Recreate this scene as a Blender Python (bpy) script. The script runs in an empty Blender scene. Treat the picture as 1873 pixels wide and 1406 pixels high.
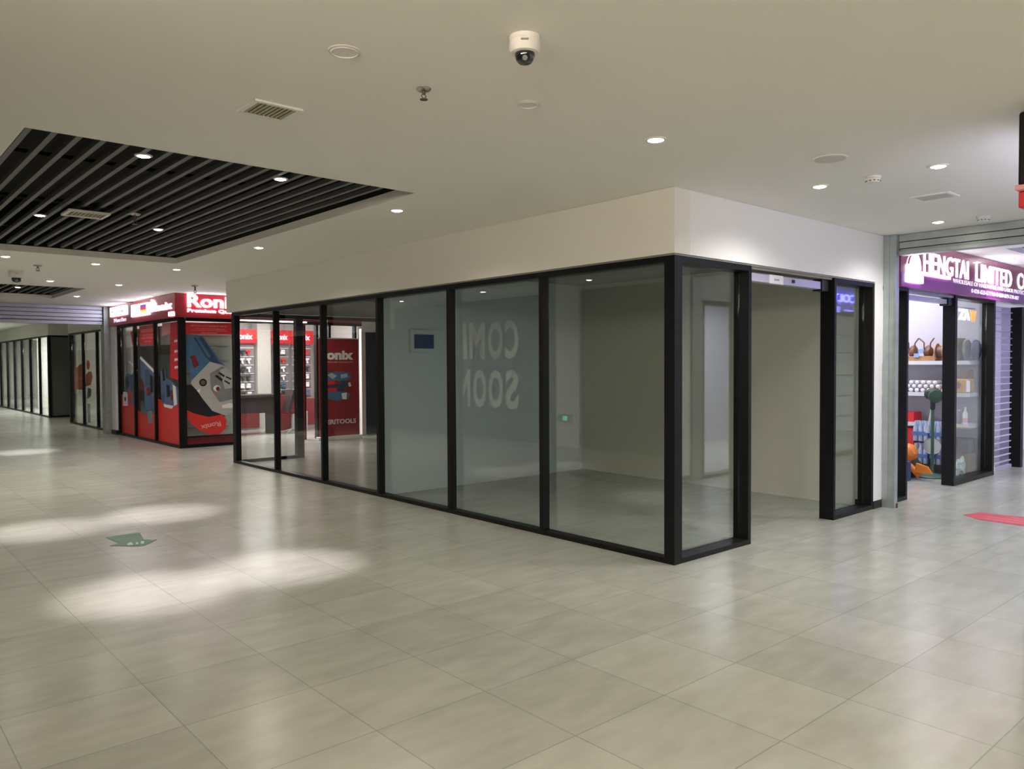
import bpy, bmesh, math, random
from mathutils import Vector, Matrix
random.seed(7)
sc = bpy.context.scene
C = sc.collection
PI = math.pi

# ---------------------------------------------------------------- camera, world, exposure
CAM_F, YAW, PITCH, ROLL = 1430.14, 0.7214966, 0.0266820, -0.0049422
cam_d = bpy.data.cameras.new('camera'); cam = bpy.data.objects.new('camera', cam_d); C.objects.link(cam)
cam_d.sensor_fit = 'HORIZONTAL'; cam_d.sensor_width = 36.0
cam_d.lens = CAM_F / 1873 * 36.0
cam_d.clip_start = 0.02; cam_d.clip_end = 200
fw = Vector((math.sin(YAW)*math.cos(PITCH), math.cos(YAW)*math.cos(PITCH), -math.sin(PITCH)))
rt = Vector((math.cos(YAW), -math.sin(YAW), 0)); up = rt.cross(fw)
c_, s_ = math.cos(ROLL), math.sin(ROLL)
rt, up = c_*rt + s_*up, -s_*rt + c_*up
cam.matrix_world = Matrix(((rt.x, up.x, -fw.x, 0), (rt.y, up.y, -fw.y, 0), (rt.z, up.z, -fw.z, 1.6), (0, 0, 0, 1)))
sc.camera = cam
sc.view_settings.view_transform = 'Standard'; sc.view_settings.look = 'None'
sc.view_settings.gamma = 1.0; sc.view_settings.use_curve_mapping = False
sc.view_settings.exposure = 1.2
world = bpy.data.worlds.new('world'); sc.world = world; world.use_nodes = True
bg = world.node_tree.nodes['Background']; bg.inputs[0].default_value = (0.9, 0.92, 1.0, 1); bg.inputs[1].default_value = 0.05
try:
    sc.cycles.transparent_max_bounces = 40; sc.cycles.max_bounces = 10
    sc.cycles.diffuse_bounces = 5; sc.cycles.glossy_bounces = 5; sc.cycles.sample_clamp_indirect = 6
except Exception: pass

def area_light(name, loc, rot, sx, sy, power, col):
    l = bpy.data.lights.new(name, 'AREA'); l.shape = 'RECTANGLE'; l.size = sx; l.size_y = sy
    l.energy = power; l.color = col
    o = bpy.data.objects.new(name, l); o.location = loc; o.rotation_euler = rot; C.objects.link(o)
    return o
# ceiling panels inside the lit shops (their lamps)
area_light('tool_shop_light', (7.4, 17.0, 2.9), (0, 0, 0), 1.8, 2.2, 150, (1, .90, .92))
area_light('hardware_shop_light', (11.2, 5.4, 2.85), (0, 0, 0), 2.0, 2.2, 42, (.90, .88, 1))
area_light('corner_shop_light', (6.8, -0.4, 2.85), (0, 0, 0), 2.8, 2.2, 40, (.88, .88, 1))
area_light('end_shop_light', (12.2, 0.1, 2.85), (0, 0, 0), 3.0, 1.6, 170, (.88, .9, 1))
area_light('neighbour_shop_light', (14.3, 5.6, 2.85), (0, 0, 0), 1.5, 2.0, 40, (.82, .78, 1))
area_light('far_unit_light', (7.2, 31.6, 2.85), (0, 0, 0), 2.5, 3.6, 210, (1, 1, .96))
area_light('far_unit_rear_light', (7.2, 41, 2.85), (0, 0, 0), 2.5, 5, 110, (1, 1, .96))
area_light('poster_unit_light', (7.6, 23.0, 2.85), (0, 0, 0), 2.0, 2.0, 22, (1, .97, .9))

# ---------------------------------------------------------------- materials
def mat(name, col=(.8, .8, .8), rough=.6, metal=0.0, spec=.5, emit=None, es=0.0, noise=0.0, nscale=20, bump=0.0, coat=0.0):
    m = bpy.data.materials.new(name); m.use_nodes = True
    nt = m.node_tree; b = nt.nodes['Principled BSDF']
    b.inputs['Base Color'].default_value = (*col, 1); b.inputs['Roughness'].default_value = rough
    b.inputs['Metallic'].default_value = metal; b.inputs['Specular IOR Level'].default_value = spec
    if coat: b.inputs['Coat Weight'].default_value = coat
    if emit: b.inputs['Emission Color'].default_value = (*emit, 1); b.inputs['Emission Strength'].default_value = es
    if noise or bump:
        tc = nt.nodes.new('ShaderNodeTexCoord'); n = nt.nodes.new('ShaderNodeTexNoise')
        n.inputs['Scale'].default_value = nscale; n.inputs['Detail'].default_value = 4
        nt.links.new(tc.outputs['Object'], n.inputs['Vector'])
        if noise:
            mx = nt.nodes.new('ShaderNodeMix'); mx.data_type = 'RGBA'
            mx.inputs[6].default_value = (*[c*(1-noise) for c in col], 1); mx.inputs[7].default_value = (*[min(1, c*(1+noise)) for c in col], 1)
            nt.links.new(n.outputs['Fac'], mx.inputs[0]); nt.links.new(mx.outputs[2], b.inputs['Base Color'])
        if bump:
            bp = nt.nodes.new('ShaderNodeBump'); bp.inputs['Strength'].default_value = bump; bp.inputs['Distance'].default_value = .01
            nt.links.new(n.outputs['Fac'], bp.inputs['Height']); nt.links.new(bp.outputs['Normal'], b.inputs['Normal'])
    return m

def glass_mat(name, tint, ior=1.5, rough=0.0):
    m = bpy.data.materials.new(name); m.use_nodes = True; nt = m.node_tree; nt.nodes.clear()
    out = nt.nodes.new('ShaderNodeOutputMaterial'); mx = nt.nodes.new('ShaderNodeMixShader')
    tr = nt.nodes.new('ShaderNodeBsdfTransparent'); tr.inputs[0].default_value = (*tint, 1)
    gl = nt.nodes.new('ShaderNodeBsdfGlossy'); gl.inputs['Roughness'].default_value = rough
    fr = nt.nodes.new('ShaderNodeFresnel'); fr.inputs[0].default_value = ior
    geo = nt.nodes.new('ShaderNodeNewGeometry'); 
    # same reflectance from both sides of each face of the thin pane
    iv = nt.nodes.new('ShaderNodeMix'); iv.data_type = 'FLOAT'
    iv.inputs[2].default_value = ior; iv.inputs[3].default_value = 1/ior
    nt.links.new(geo.outputs['Backfacing'], iv.inputs[0]); 
    inv = nt.nodes.new('ShaderNodeMath'); inv.operation = 'MULTIPLY'; inv.inputs[1].default_value = 1.0
    nt.links.new(iv.outputs[0], inv.inputs[0])
    fr2 = nt.nodes.new('ShaderNodeFresnel'); fr2.inputs[0].default_value = ior
    pw = nt.nodes.new('ShaderNodeMath'); pw.operation = 'MINIMUM'; pw.inputs[1].default_value = .5
    lw = nt.nodes.new('ShaderNodeLayerWeight'); lw.inputs[0].default_value = .5
    # Schlick: F0 + (1-F0)*(1-cos)^5, cos from the facing output, identical on both sides
    p5 = nt.nodes.new('ShaderNodeMath'); p5.operation = 'POWER'; p5.inputs[1].default_value = 5
    ml = nt.nodes.new('ShaderNodeMath'); ml.operation = 'MULTIPLY_ADD'; ml.inputs[1].default_value = .9; ml.inputs[2].default_value = .085
    nt.links.new(lw.outputs['Facing'], p5.inputs[0]); nt.links.new(p5.outputs[0], ml.inputs[0]); nt.links.new(ml.outputs[0], pw.inputs[0])
    for n in (fr, iv, inv, fr2, geo): nt.nodes.remove(n)
    nt.links.new(pw.outputs[0], mx.inputs[0]); nt.links.new(tr.outputs[0], mx.inputs[1]); nt.links.new(gl.outputs[0], mx.inputs[2])
    nt.links.new(mx.outputs[0], out.inputs[0])
    return m

def floor_mat():
    m = bpy.data.materials.new('floor_tile'); m.use_nodes = True; nt = m.node_tree; b = nt.nodes['Principled BSDF']
    N = nt.nodes.new; L = nt.links.new
    geo = N('ShaderNodeNewGeometry'); mp = N('ShaderNodeMapping'); mp.vector_type = 'POINT'
    mp.inputs['Location'].default_value = (-1.78, -2.93, 0)
    L(geo.outputs['Position'], mp.inputs[0])
    br = N('ShaderNodeTexBrick'); br.offset = 0.0; br.squash = 1.0
    br.inputs['Scale'].default_value = 1.0; br.inputs['Brick Width'].default_value = .6125; br.inputs['Row Height'].default_value = .6125
    br.inputs['Mortar Size'].default_value = .003; br.inputs['Mortar Smooth'].default_value = .3
    br.inputs['Color1'].default_value = (.93, .93, .93, 1); br.inputs['Color2'].default_value = (1.05, 1.05, 1.05, 1); br.inputs['Mortar'].default_value = (.66, .66, .64, 1)
    L(mp.outputs[0], br.inputs['Vector'])
    m2 = N('ShaderNodeMapping'); m2.inputs['Scale'].default_value = (1.6, 4.2, 1); L(geo.outputs['Position'], m2.inputs[0])
    n1 = N('ShaderNodeTexNoise'); n1.inputs['Scale'].default_value = 2.0; n1.inputs['Detail'].default_value = 6; n1.inputs['Roughness'].default_value = .55
    L(m2.outputs[0], n1.inputs['Vector'])
    n2 = N('ShaderNodeTexNoise'); n2.inputs['Scale'].default_value = .9; n2.inputs['Detail'].default_value = 3; L(geo.outputs['Position'], n2.inputs['Vector'])
    cr = N('ShaderNodeValToRGB'); cr.color_ramp.elements[0].position = .2; cr.color_ramp.elements[1].position = .85
    cr.color_ramp.elements[0].color = (.285, .291, .262, 1); cr.color_ramp.elements[1].color = (.375, .38, .345, 1)
    L(n1.outputs['Fac'], cr.inputs[0])
    mul = N('ShaderNodeMix'); mul.data_type = 'RGBA'; mul.blend_type = 'MULTIPLY'; mul.inputs[0].default_value = 1
    L(cr.outputs[0], mul.inputs[6]); L(br.outputs['Color'], mul.inputs[7]); 
    mul2 = N('ShaderNodeMix'); mul2.data_type = 'RGBA'; mul2.blend_type = 'MULTIPLY'; mul2.inputs[0].default_value = 1
    cr2 = N('ShaderNodeValToRGB'); cr2.color_ramp.elements[0].color = (.94, .94, .94, 1); cr2.color_ramp.elements[1].color = (1.04, 1.04, 1.04, 1)
    cr2.color_ramp.elements[0].position = .35; cr2.color_ramp.elements[1].position = .65
    L(n2.outputs['Fac'], cr2.inputs[0]); L(mul.outputs[2], mul2.inputs[6]); L(cr2.outputs[0], mul2.inputs[7]); L(mul2.outputs[2], b.inputs['Base Color'])
    rr = N('ShaderNodeMapRange'); rr.inputs[3].default_value = .225; rr.inputs[4].default_value = .262; L(n1.outputs['Fac'], rr.inputs[0]); L(rr.outputs[0], b.inputs['Roughness'])
    bp = N('ShaderNodeBump'); bp.inputs['Strength'].default_value = .008; bp.inputs['Distance'].default_value = .004
    L(n1.outputs['Fac'], bp.inputs['Height']); L(bp.outputs[0], b.inputs['Normal'])
    b.inputs['Specular IOR Level'].default_value = .45
    return m

M = {}
M['floor'] = floor_mat()
M['paint'] = mat('white_paint', (.80, .785, .745), .75, noise=.015, nscale=6)
M['paintw'] = mat('cool_white_paint', (.84, .84, .85), .7, noise=.01, nscale=6)
M['ceil'] = mat('ceiling_paint', (.84, .825, .78), .85, noise=.015, nscale=3)
M['partwall'] = mat('partition_paint', (.56, .61, .64), .7, noise=.01, nscale=6)
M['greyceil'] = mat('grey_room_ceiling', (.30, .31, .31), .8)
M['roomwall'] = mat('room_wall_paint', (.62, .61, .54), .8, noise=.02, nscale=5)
M['black'] = mat('black_frame_metal', (.006, .006, .007), .42, metal=0.0, spec=.22, noise=.1, nscale=80)
M['blackm'] = mat('black_plinth', (.01, .01, .012), .4)
M['grey_trim'] = mat('grey_trim_metal', (.32, .30, .28), .5, metal=.2)
M['tan'] = mat('header_soffit', (.30, .275, .24), .7)
M['galv'] = mat('galvanised_steel', (.42, .46, .455), .42, metal=.65, noise=.22, nscale=9)
M['slatsteel'] = mat('lavender_lit_steel', (.46, .48, .58), .4, metal=.6, noise=.08, nscale=14)  # bluish tint paints the sign's lavender light into the steel
M['slat'] = mat('slat_paint', (.15, .15, .155), .6)
M['void'] = mat('void_black', (.004, .004, .004), .9)
M['rust'] = mat('rust', (.10, .04, .02), .8)
M['glass'] = glass_mat('clear_glass', (.93, .965, .945))
M['clearplastic'] = glass_mat('clear_shutter_sheet', (.80, .77, .90))
M['white'] = mat('white_plastic', (.78, .76, .74), .45)
M['whitedull'] = mat('cover_plastic', (.62, .58, .53), .6)
M['ventgap'] = mat('vent_slat', (.42, .39, .26), .6)
M['ventdark'] = mat('vent_dark', (.15, .135, .09), .8)
M['domeblack'] = mat('dark_dome', (.01, .01, .015), .08, coat=1.0)
M['chrome'] = mat('chrome', (.45, .42, .40), .3, metal=.9)
M['brownmetal'] = mat('sprinkler_metal', (.16, .12, .10), .45, metal=.6)
M['lamp'] = mat('lamp_lens', (1, 1, .9), .5, emit=(1, .95, .80), es=14)
M['lampw'] = mat('lamp_lens_cool', (1, 1, 1), .5, emit=(1, .95, .92), es=14)
M['lampring'] = mat('lamp_ring', (.8, .78, .7), .4)
M['red'] = mat('red_sign', (.38, .012, .022), .35, coat=.3)
M['redvinyl'] = mat('red_vinyl', (.62, .03, .025), .4)
M['redpanel'] = mat('red_panel', (.66, .02, .03), .4)
M['darkred'] = mat('dark_red', (.17, .012, .016), .5)
M['bannerred'] = mat('banner_red', (.30, .012, .022), .55, noise=.2, nscale=2)
M['pinkpanel'] = mat('pink_panel', (.8, .35, .36), .5)
M['maroon'] = mat('maroon_sign', (.30, .02, .10), .3, coat=.4)
M['purple'] = mat('purple_sign', (.26, .03, .26), .3, coat=.4)
M['letter'] = mat('lit_letter', (1, 1, 1), .5, emit=(.90, .89, 1), es=3.4)
M['letterc'] = mat('lit_letter_cool', (1, 1, 1), .5, emit=(.93, .93, 1), es=2.2)
M['letterdim'] = mat('dim_letter', (.9, .85, .95), .5, emit=(.85, .75, 1), es=.25)
M['printwhite'] = mat('printed_white', (.75, .72, .70), .5)
M['printpink'] = mat('printed_pink', (.75, .30, .30), .5)
M['blueneon'] = mat('blue_neon', (.1, .1, 1), .5, emit=(.06, .06, 1), es=20)
M['bluedim'] = mat('blue_neon_dim', (.2, .2, .8), .5, emit=(.25, .2, 1), es=2.2)
M['orangeglint'] = mat('orange_reflection', (1, .4, .05), .5, emit=(1, .28, .02), es=.9)  # orange glow of the imitated reflection in the shop glass
M['lavender'] = mat('lit_lavender', (.8, .8, 1), .5, emit=(.80, .78, 1), es=1.7)
M['warmfill'] = mat('warm_fill_glow', (1, .9, .8), .5, emit=(1, .86, .68), es=9)  # emission of the added ceiling fill box
M['ledstrip'] = mat('led_strip', (1, 1, 1), .5, emit=(1, .93, .95), es=4)
M['flagblack'] = mat('flag_dark', (.05, .05, .35), .5, emit=(.1, .1, .5), es=.4)
M['flagred'] = mat('flag_red', (.7, .03, .05), .5, emit=(.8, .03, .05), es=.6)
M['flaggold'] = mat('flag_gold', (.9, .5, .05), .5, emit=(1, .6, .1), es=.9)
M['bluetool'] = mat('tool_blue', (.055, .14, .26), .45, noise=.3, nscale=6)
M['darkblue'] = mat('tool_dark_blue', (.025, .05, .10), .5)
M['toolgrey'] = mat('tool_grey', (.42, .41, .40), .4, noise=.2, nscale=3)
M['tooldark'] = mat('tool_dark_grey', (.20, .20, .20), .4, noise=.3, nscale=4)
M['tan_brown'] = mat('tan_disc', (.16, .09, .06), .5)
M['purplegrey'] = mat('print_blue_grey', (.10, .12, .22), .5, noise=.5, nscale=5)
M['green_decal'] = mat('green_decal', (.055, .15, .105), .5, noise=.12, nscale=12)
M['decalwhite'] = mat('decal_print', (.42, .52, .47), .5)
M['decalfaint'] = mat('decal_faint', (.10, .20, .15), .5)
M['red_decal'] = mat('red_decal', (.42, .035, .06), .45, noise=.25, nscale=10)
M['reddecallight'] = mat('red_decal_print', (.55, .12, .16), .5)
M['operator'] = mat('operator_metal', (.55, .54, .66), .3, metal=.3)
M['sticker'] = mat('sticker', (.80, .80, .86), .5)
M['bluepanel'] = mat('blue_grey_panel', (.085, .115, .18), .5)
M['paleletter'] = mat('pale_vinyl', (.92, .92, .86), .6)
M['bluescreen'] = mat('blue_screen', (.012, .04, .13), .4)
M['exitgreen'] = mat('exit_green', (.05, .6, .3), .5, emit=(.15, 1, .5), es=.8)
M['darkshutter'] = mat('dark_shutter', (.05, .075, .11), .5, noise=.1, nscale=3)
M['shelfwhite'] = mat('shelf_white', (.62, .62, .66), .4)
M['shelfgrey'] = mat('shelf_back', (.45, .44, .50), .6)
M['wood'] = mat('light_wood', (.36, .20, .09), .6, noise=.3, nscale=12)
M['leather'] = mat('brown_leather', (.16, .07, .035), .45, noise=.3, nscale=20)
M['card'] = mat('cardboard', (.32, .22, .13), .8, noise=.1, nscale=9)
M['greybag'] = mat('grey_fabric', (.20, .19, .19), .8, noise=.4, nscale=14)
M['navy'] = mat('navy_fabric', (.06, .05, .14), .8)
M['skyblue'] = mat('sky_label', (.22, .36, .62), .5)
M['orange'] = mat('orange_plastic', (.70, .20, .02), .4)
M['yellowo'] = mat('yellow_orange', (.55, .28, .05), .5)
M['water'] = mat('water_plastic', (.38, .46, .62), .15, coat=.6, noise=.25, nscale=25)
M['waterlabel'] = mat('water_label', (.10, .16, .40), .5)
M['fan_green'] = mat('dark_green_enamel', (.035, .10, .075), .35)
M['fan_dark'] = mat('fan_dark', (.025, .028, .022), .6)
M['silver'] = mat('silver', (.55, .56, .58), .3, metal=.7)
M['glove'] = mat('white_cotton', (.78, .76, .78), .8)
M['pinkglove'] = mat('pink_rubber', (.60, .32, .38), .6)
M['bluebox'] = mat('blue_crate', (.02, .06, .20), .5)
M['partgrey'] = mat('partition_grey', (.24, .22, .21), .6)
M['palegreen'] = mat('pale_green_panel', (.40, .47, .43), .5)
M['rackgrey'] = mat('rack_back_grey', (.20, .17, .19), .6)
M['beige'] = mat('beige_display', (.55, .50, .48), .6)
M['displaywhite'] = mat('display_white', (.8, .77, .77), .5)
M['displaygrey'] = mat('display_grey', (.45, .44, .47), .6)
M['brown_dark'] = mat('dark_desk', (.035, .018, .02), .5)
M['skin_red'] = mat('orange_print', (.55, .12, .05), .6, noise=.1, nscale=8)
M['printblue'] = mat('navy_print', (.05, .09, .16), .6)
M['greenglass'] = mat('grey_green_panel', (.10, .125, .11), .35)
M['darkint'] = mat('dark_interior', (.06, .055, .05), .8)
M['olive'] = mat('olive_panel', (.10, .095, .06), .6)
M['foil'] = mat('foil_bag', (.55, .60, .60), .4)

# ---------------------------------------------------------------- helpers
class MB:
    def __init__(s): s.bm = bmesh.new()
    def box(s, x0, x1, y0, y1, z0, z1):
        if x0 > x1: x0, x1 = x1, x0
        if y0 > y1: y0, y1 = y1, y0
        if z0 > z1: z0, z1 = z1, z0
        v = [s.bm.verts.new(p) for p in ((x0,y0,z0),(x1,y0,z0),(x1,y1,z0),(x0,y1,z0),(x0,y0,z1),(x1,y0,z1),(x1,y1,z1),(x0,y1,z1))]
        for f in ((0,3,2,1),(4,5,6,7),(0,1,5,4),(1,2,6,5),(2,3,7,6),(3,0,4,7)): s.bm.faces.new([v[i] for i in f])
        return s
    def tube(s, a, b, r, r2=None, n=16):
        a, b = Vector(a), Vector(b); r2 = r if r2 is None else r2
        d = (b-a).normalized(); q = d.to_track_quat('Z', 'Y')
        ra = [s.bm.verts.new(a + q @ Vector((r*math.cos(2*PI*i/n), r*math.sin(2*PI*i/n), 0))) for i in range(n)]
        rb = [s.bm.verts.new(b + q @ Vector((r2*math.cos(2*PI*i/n), r2*math.sin(2*PI*i/n), 0))) for i in range(n)]
        for i in range(n): s.bm.faces.new((ra[i], ra[(i+1)%n], rb[(i+1)%n], rb[i]))
        s.bm.faces.new(ra[::-1]); s.bm.faces.new(rb)
        return s
    def path(s, pts, r, n=8):
        for a, b in zip(pts[:-1], pts[1:]): s.tube(a, b, r, n=n)
        return s
    def lathe(s, c, prof, n=32, axis=None):
        # prof: (radius, height) pairs, revolved about a vertical (or given) axis at c
        c = Vector(c); q = (Vector(axis).normalized() if axis else Vector((0,0,1))).to_track_quat('Z', 'Y')
        rings = []
        for r, h in prof:
            if r < 1e-6: rings.append([s.bm.verts.new(c + q @ Vector((0,0,h)))])
            else: rings.append([s.bm.verts.new(c + q @ Vector((r*math.cos(2*PI*i/n), r*math.sin(2*PI*i/n), h))) for i in range(n)])
        for A, B in zip(rings[:-1], rings[1:]):
            if len(A) == 1 and len(B) == 1: continue
            for i in range(n):
                j = (i+1) % n
                if len(A) == 1: s.bm.faces.new((A[0], B[j], B[i]))
                elif len(B) == 1: s.bm.faces.new((A[i], A[j], B[0]))
                else: s.bm.faces.new((A[i], A[j], B[j], B[i]))
        if len(rings[0]) > 1: s.bm.faces.new(rings[0][::-1])
        if len(rings[-1]) > 1: s.bm.faces.new(rings[-1])
        return s
    def prism(s, pts, origin, u, v, t):
        # polygon pts (a,b) on the plane origin+a*u+b*v, given thickness t along u x v
        o, u, v = Vector(origin), Vector(u), Vector(v); w = u.cross(v).normalized()*t
        A = [s.bm.verts.new(o + u*a + v*b) for a, b in pts]; B = [s.bm.verts.new(o + u*a + v*b + w) for a, b in pts]
        n = len(pts)
        s.bm.faces.new(A[::-1]); s.bm.faces.new(B)
        for i in range(n): s.bm.faces.new((A[i], A[(i+1)%n], B[(i+1)%n], B[i]))
        return s
    def blob(s, c, r, seed=0, amp=.15, sub=2):
        d = bmesh.ops.create_icosphere(s.bm, subdivisions=sub, radius=1.0)
        rnd = random.Random(seed); ph = [rnd.uniform(0, 6.28) for _ in range(6)]
        for v in d['verts']:
            p = v.co.copy(); k = 1 + amp*(math.sin(3*p.x+ph[0])*math.cos(4*p.y+ph[1]) + .6*math.sin(7*p.z+ph[2]+3*p.x))
            v.co = Vector((p.x*r[0]*k + c[0], p.y*r[1]*k + c[1], p.z*r[2]*k + c[2]))
        return s
    def done(s, name, m, parent=None, smooth=False, bevel=0):
        bmesh.ops.recalc_face_normals(s.bm, faces=s.bm.faces)
        me = bpy.data.meshes.new(name); s.bm.to_mesh(me); s.bm.free()
        me.materials.append(M[m] if isinstance(m, str) else m)
        o = bpy.data.objects.new(name, me); C.objects.link(o)
        if smooth:
            for p in me.polygons: p.use_smooth = True
            try: me.set_sharp_from_angle(angle=math.radians(35))
            except Exception: pass
        if bevel:
            b = o.modifiers.new('bevel', 'BEVEL'); b.width = bevel; b.segments = 2; b.limit_method = 'ANGLE'
        if parent is not None: put(o, parent)
        return o

def put(o, parent):
    o.parent = parent
    o.matrix_parent_inverse = Matrix.Translation(parent.location).inverted() if parent.parent is None else Matrix.Identity(4)
    if parent.parent is not None:
        o.matrix_parent_inverse = (parent.parent.matrix_local @ parent.matrix_parent_inverse @ parent.matrix_local).inverted() if False else Matrix.Identity(4)

def tag(o, label=None, cat=None, group=None, kind=None):
    if label: o['label'] = label
    if cat: o['category'] = cat
    if group: o['group'] = group
    if kind: o['kind'] = kind
    return o
def thing(name, label, cat, loc, group=None):
    o = bpy.data.objects.new(name, None); C.objects.link(o); o.location = loc; o.empty_display_size = .1
    return tag(o, label, cat, group)
def struct(o, label=None): o['kind'] = 'structure'; return o if not label else tag(o, label)
def B(name, m, dims, parent=None, bevel=0): return MB().box(*dims).done(name, m, parent, bevel=bevel)

def text(name, s, m, origin, u, v, w, h, depth=.01, parent=None, bold=.02, space=1.0):
    # lettering fitted to a w x h box on the plane origin + a*u + b*v, standing out along u x v
    cu = bpy.data.curves.new(name, 'FONT'); cu.body = s; cu.offset = bold; cu.extrude = .1; cu.space_character = space
    cu.resolution_u = 3
    t = bpy.data.objects.new('tmp', cu); C.objects.link(t)
    dg = bpy.context.evaluated_depsgraph_get(); me = bpy.data.meshes.new_from_object(t.evaluated_get(dg))
    C.objects.unlink(t); bpy.data.objects.remove(t)
    xs = [q.co.x for q in me.vertices]; ys = [q.co.y for q in me.vertices]; zs = [q.co.z for q in me.vertices]
    u, v, o = Vector(u), Vector(v), Vector(origin); n = u.cross(v)
    for q in me.vertices:
        a = (q.co.x-min(xs))/(max(xs)-min(xs))*w; b = (q.co.y-min(ys))/(max(ys)-min(ys))*h; c = (q.co.z-min(zs))/(max(zs)-min(zs))*depth
        q.co = o + u*a + v*b + n*c
    xs = None
    me.name = name; me.materials.clear(); me.materials.append(M[m])
    ob = bpy.data.objects.new(name, me); C.objects.link(ob)
    if parent is not None: put(ob, parent)
    return ob

def copy_tree(o, loc, label=None, group=None):
    r = o.copy(); C.objects.link(r); r.location = loc
    if label: r['label'] = label
    if group: r['group'] = group
    for ch in list(o.children):
        c = ch.copy(); C.objects.link(c); c.parent = r; c.matrix_parent_inverse = ch.matrix_parent_inverse.copy()
        if c.type == 'LIGHT': pass
        for g in list(ch.children):
            d = g.copy(); C.objects.link(d); d.parent = c; d.matrix_parent_inverse = g.matrix_parent_inverse.copy()
    return r
XP, XN, YP, YN, ZP = (1,0,0), (-1,0,0), (0,1,0), (0,-1,0), (0,0,1)

# ================================================================ the shell
X0, Y0, ZC, ZF, ZB = 5.01, 3.764, 2.976, 2.445, 2.461
struct(B('floor', 'floor', (-.7, 24, -9, 52, -.1, 0)))
# ceiling with its slatted recesses cut out
holes = [(.90, 3.61, 5.27, 10.98), (.90, 3.53, 15.5, 18.27), (10.9, 14.6, 1.9, 3.22)]
ceilmb = MB()
xs = sorted({-.7, 24} | {h[0] for h in holes} | {h[1] for h in holes}); ys = sorted({-9, 52} | {h[2] for h in holes} | {h[3] for h in holes})
for i in range(len(xs)-1):
    for j in range(len(ys)-1):
        cx, cy = (xs[i]+xs[i+1])/2, (ys[j]+ys[j+1])/2
        if any(h[0] < cx < h[1] and h[2] < cy < h[3] for h in holes): continue
        ceilmb.box(xs[i], xs[i+1], ys[j], ys[j+1], ZC, ZC+.075)
struct(ceilmb.done('ceiling', 'ceil'))
for k, h in enumerate(holes):
    v = MB(); a, b, c, d = h
    v.box(a-.05, b+.05, c-.05, d+.05, ZC+.62, ZC+.66)
    v.box(a-.05, a-.002, c-.05, d+.05, ZC+.077, ZC+.62); v.box(b+.002, b+.05, c-.05, d+.05, ZC+.077, ZC+.62)
    v.box(a, b, c-.05, c-.002, ZC+.077, ZC+.62); v.box(a, b, d+.002, d+.05, ZC+.077, ZC+.62)
    struct(v.done('trim_%d' % (k+1), 'void'))
# slatted ceiling panels in the recesses
def slats(label, h, along_y=True):
    a, b, c, d = h
    r = thing('slatted_ceiling_panel', label, 'ceiling panel', (a, c, ZC+.09), 'slatted ceiling recesses')
    p = .1405; n = int((b-a if along_y else d-c-.02)/p)
    for i in range(n+1):
        q = (a if along_y else c) + .06 + i*p
        if q + .04 > (b if along_y else d): break
        if along_y: B('slat', 'slat', (q, q+.036, c+.004, d-.004, ZC+.085, ZC+.122), r)
        else: B('slat', 'slat', (a+.004, b-.004, q, q+.036, ZC+.085, ZC+.122), r)
    mb = MB()
    for t in (.2, .5, .8):
        if along_y: yy = c+(d-c)*t; mb.box(a+.003, b-.003, yy, yy+.03, ZC+.1225, ZC+.15)
        else: xx = a+(b-a)*t; mb.box(xx, xx+.03, c+.003, d-.003, ZC+.1225, ZC+.15)
    mb.done('cross_rail', 'void', r)
slats('large recess of dark slats in the ceiling, nearest the camera at upper left', holes[0])
slats('small far recess of dark slats in the ceiling, just before the left roller shutter', holes[1])
slats('dark slatted ceiling recess glimpsed above the purple sign, right edge', holes[2], False)

# bulkheads (white boxing above the shopfronts)
def bulk(name, m, *d): return struct(B(name, m, d))
MT = MB(); MT.box(X0, X0+.2, Y0, 12.83, ZB, ZC-.002); struct(MT.done('wall_front_bulkhead', 'paint'))
bulk('wall_side_bulkhead', 'paintw', X0+.201, 8.76, Y0, Y0+.2, ZB, ZC-.002)
bulk('wall_aisle_bulkhead', 'paint', X0+.201, 9.0, 12.63, 12.83, ZB, ZC-.002)
struct(MB().box(X0+.012, X0+.03, Y0+.012, 12.62, ZF+.001, ZB-.001).box(X0+.03, 8.54, Y0+.012, Y0+.03, ZF+.001, ZB-.001).done('trim_4', 'grey_trim'))
struct(MB().box(X0+.032, X0+.10, 3.8, 12.60, ZF+.002, ZB-.002).box(X0+.14, 6.10, Y0+.035, Y0+.14, ZF+.002, ZB-.002).done('trim_5', 'blackm'))
# end wall by the right shutter guide, with its black skirting
struct(MB().box(8.535, 8.73, Y0, Y0+.20, .085, ZB-.001).done('wall_side_end', 'paintw'))
struct(B('baseboard_side', 'blackm', (8.533, 8.73, Y0-.006, Y0+.2, 0, .085)))
# corner room
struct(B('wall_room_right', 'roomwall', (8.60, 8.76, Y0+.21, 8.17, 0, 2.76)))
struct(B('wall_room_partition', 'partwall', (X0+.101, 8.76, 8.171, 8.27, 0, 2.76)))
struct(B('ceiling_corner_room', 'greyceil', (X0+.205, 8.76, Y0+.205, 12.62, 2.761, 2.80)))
struct(B('wall_unit_back', 'paint', (8.62, 8.76, 8.28, 12.62, 0, 2.76)))

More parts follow.
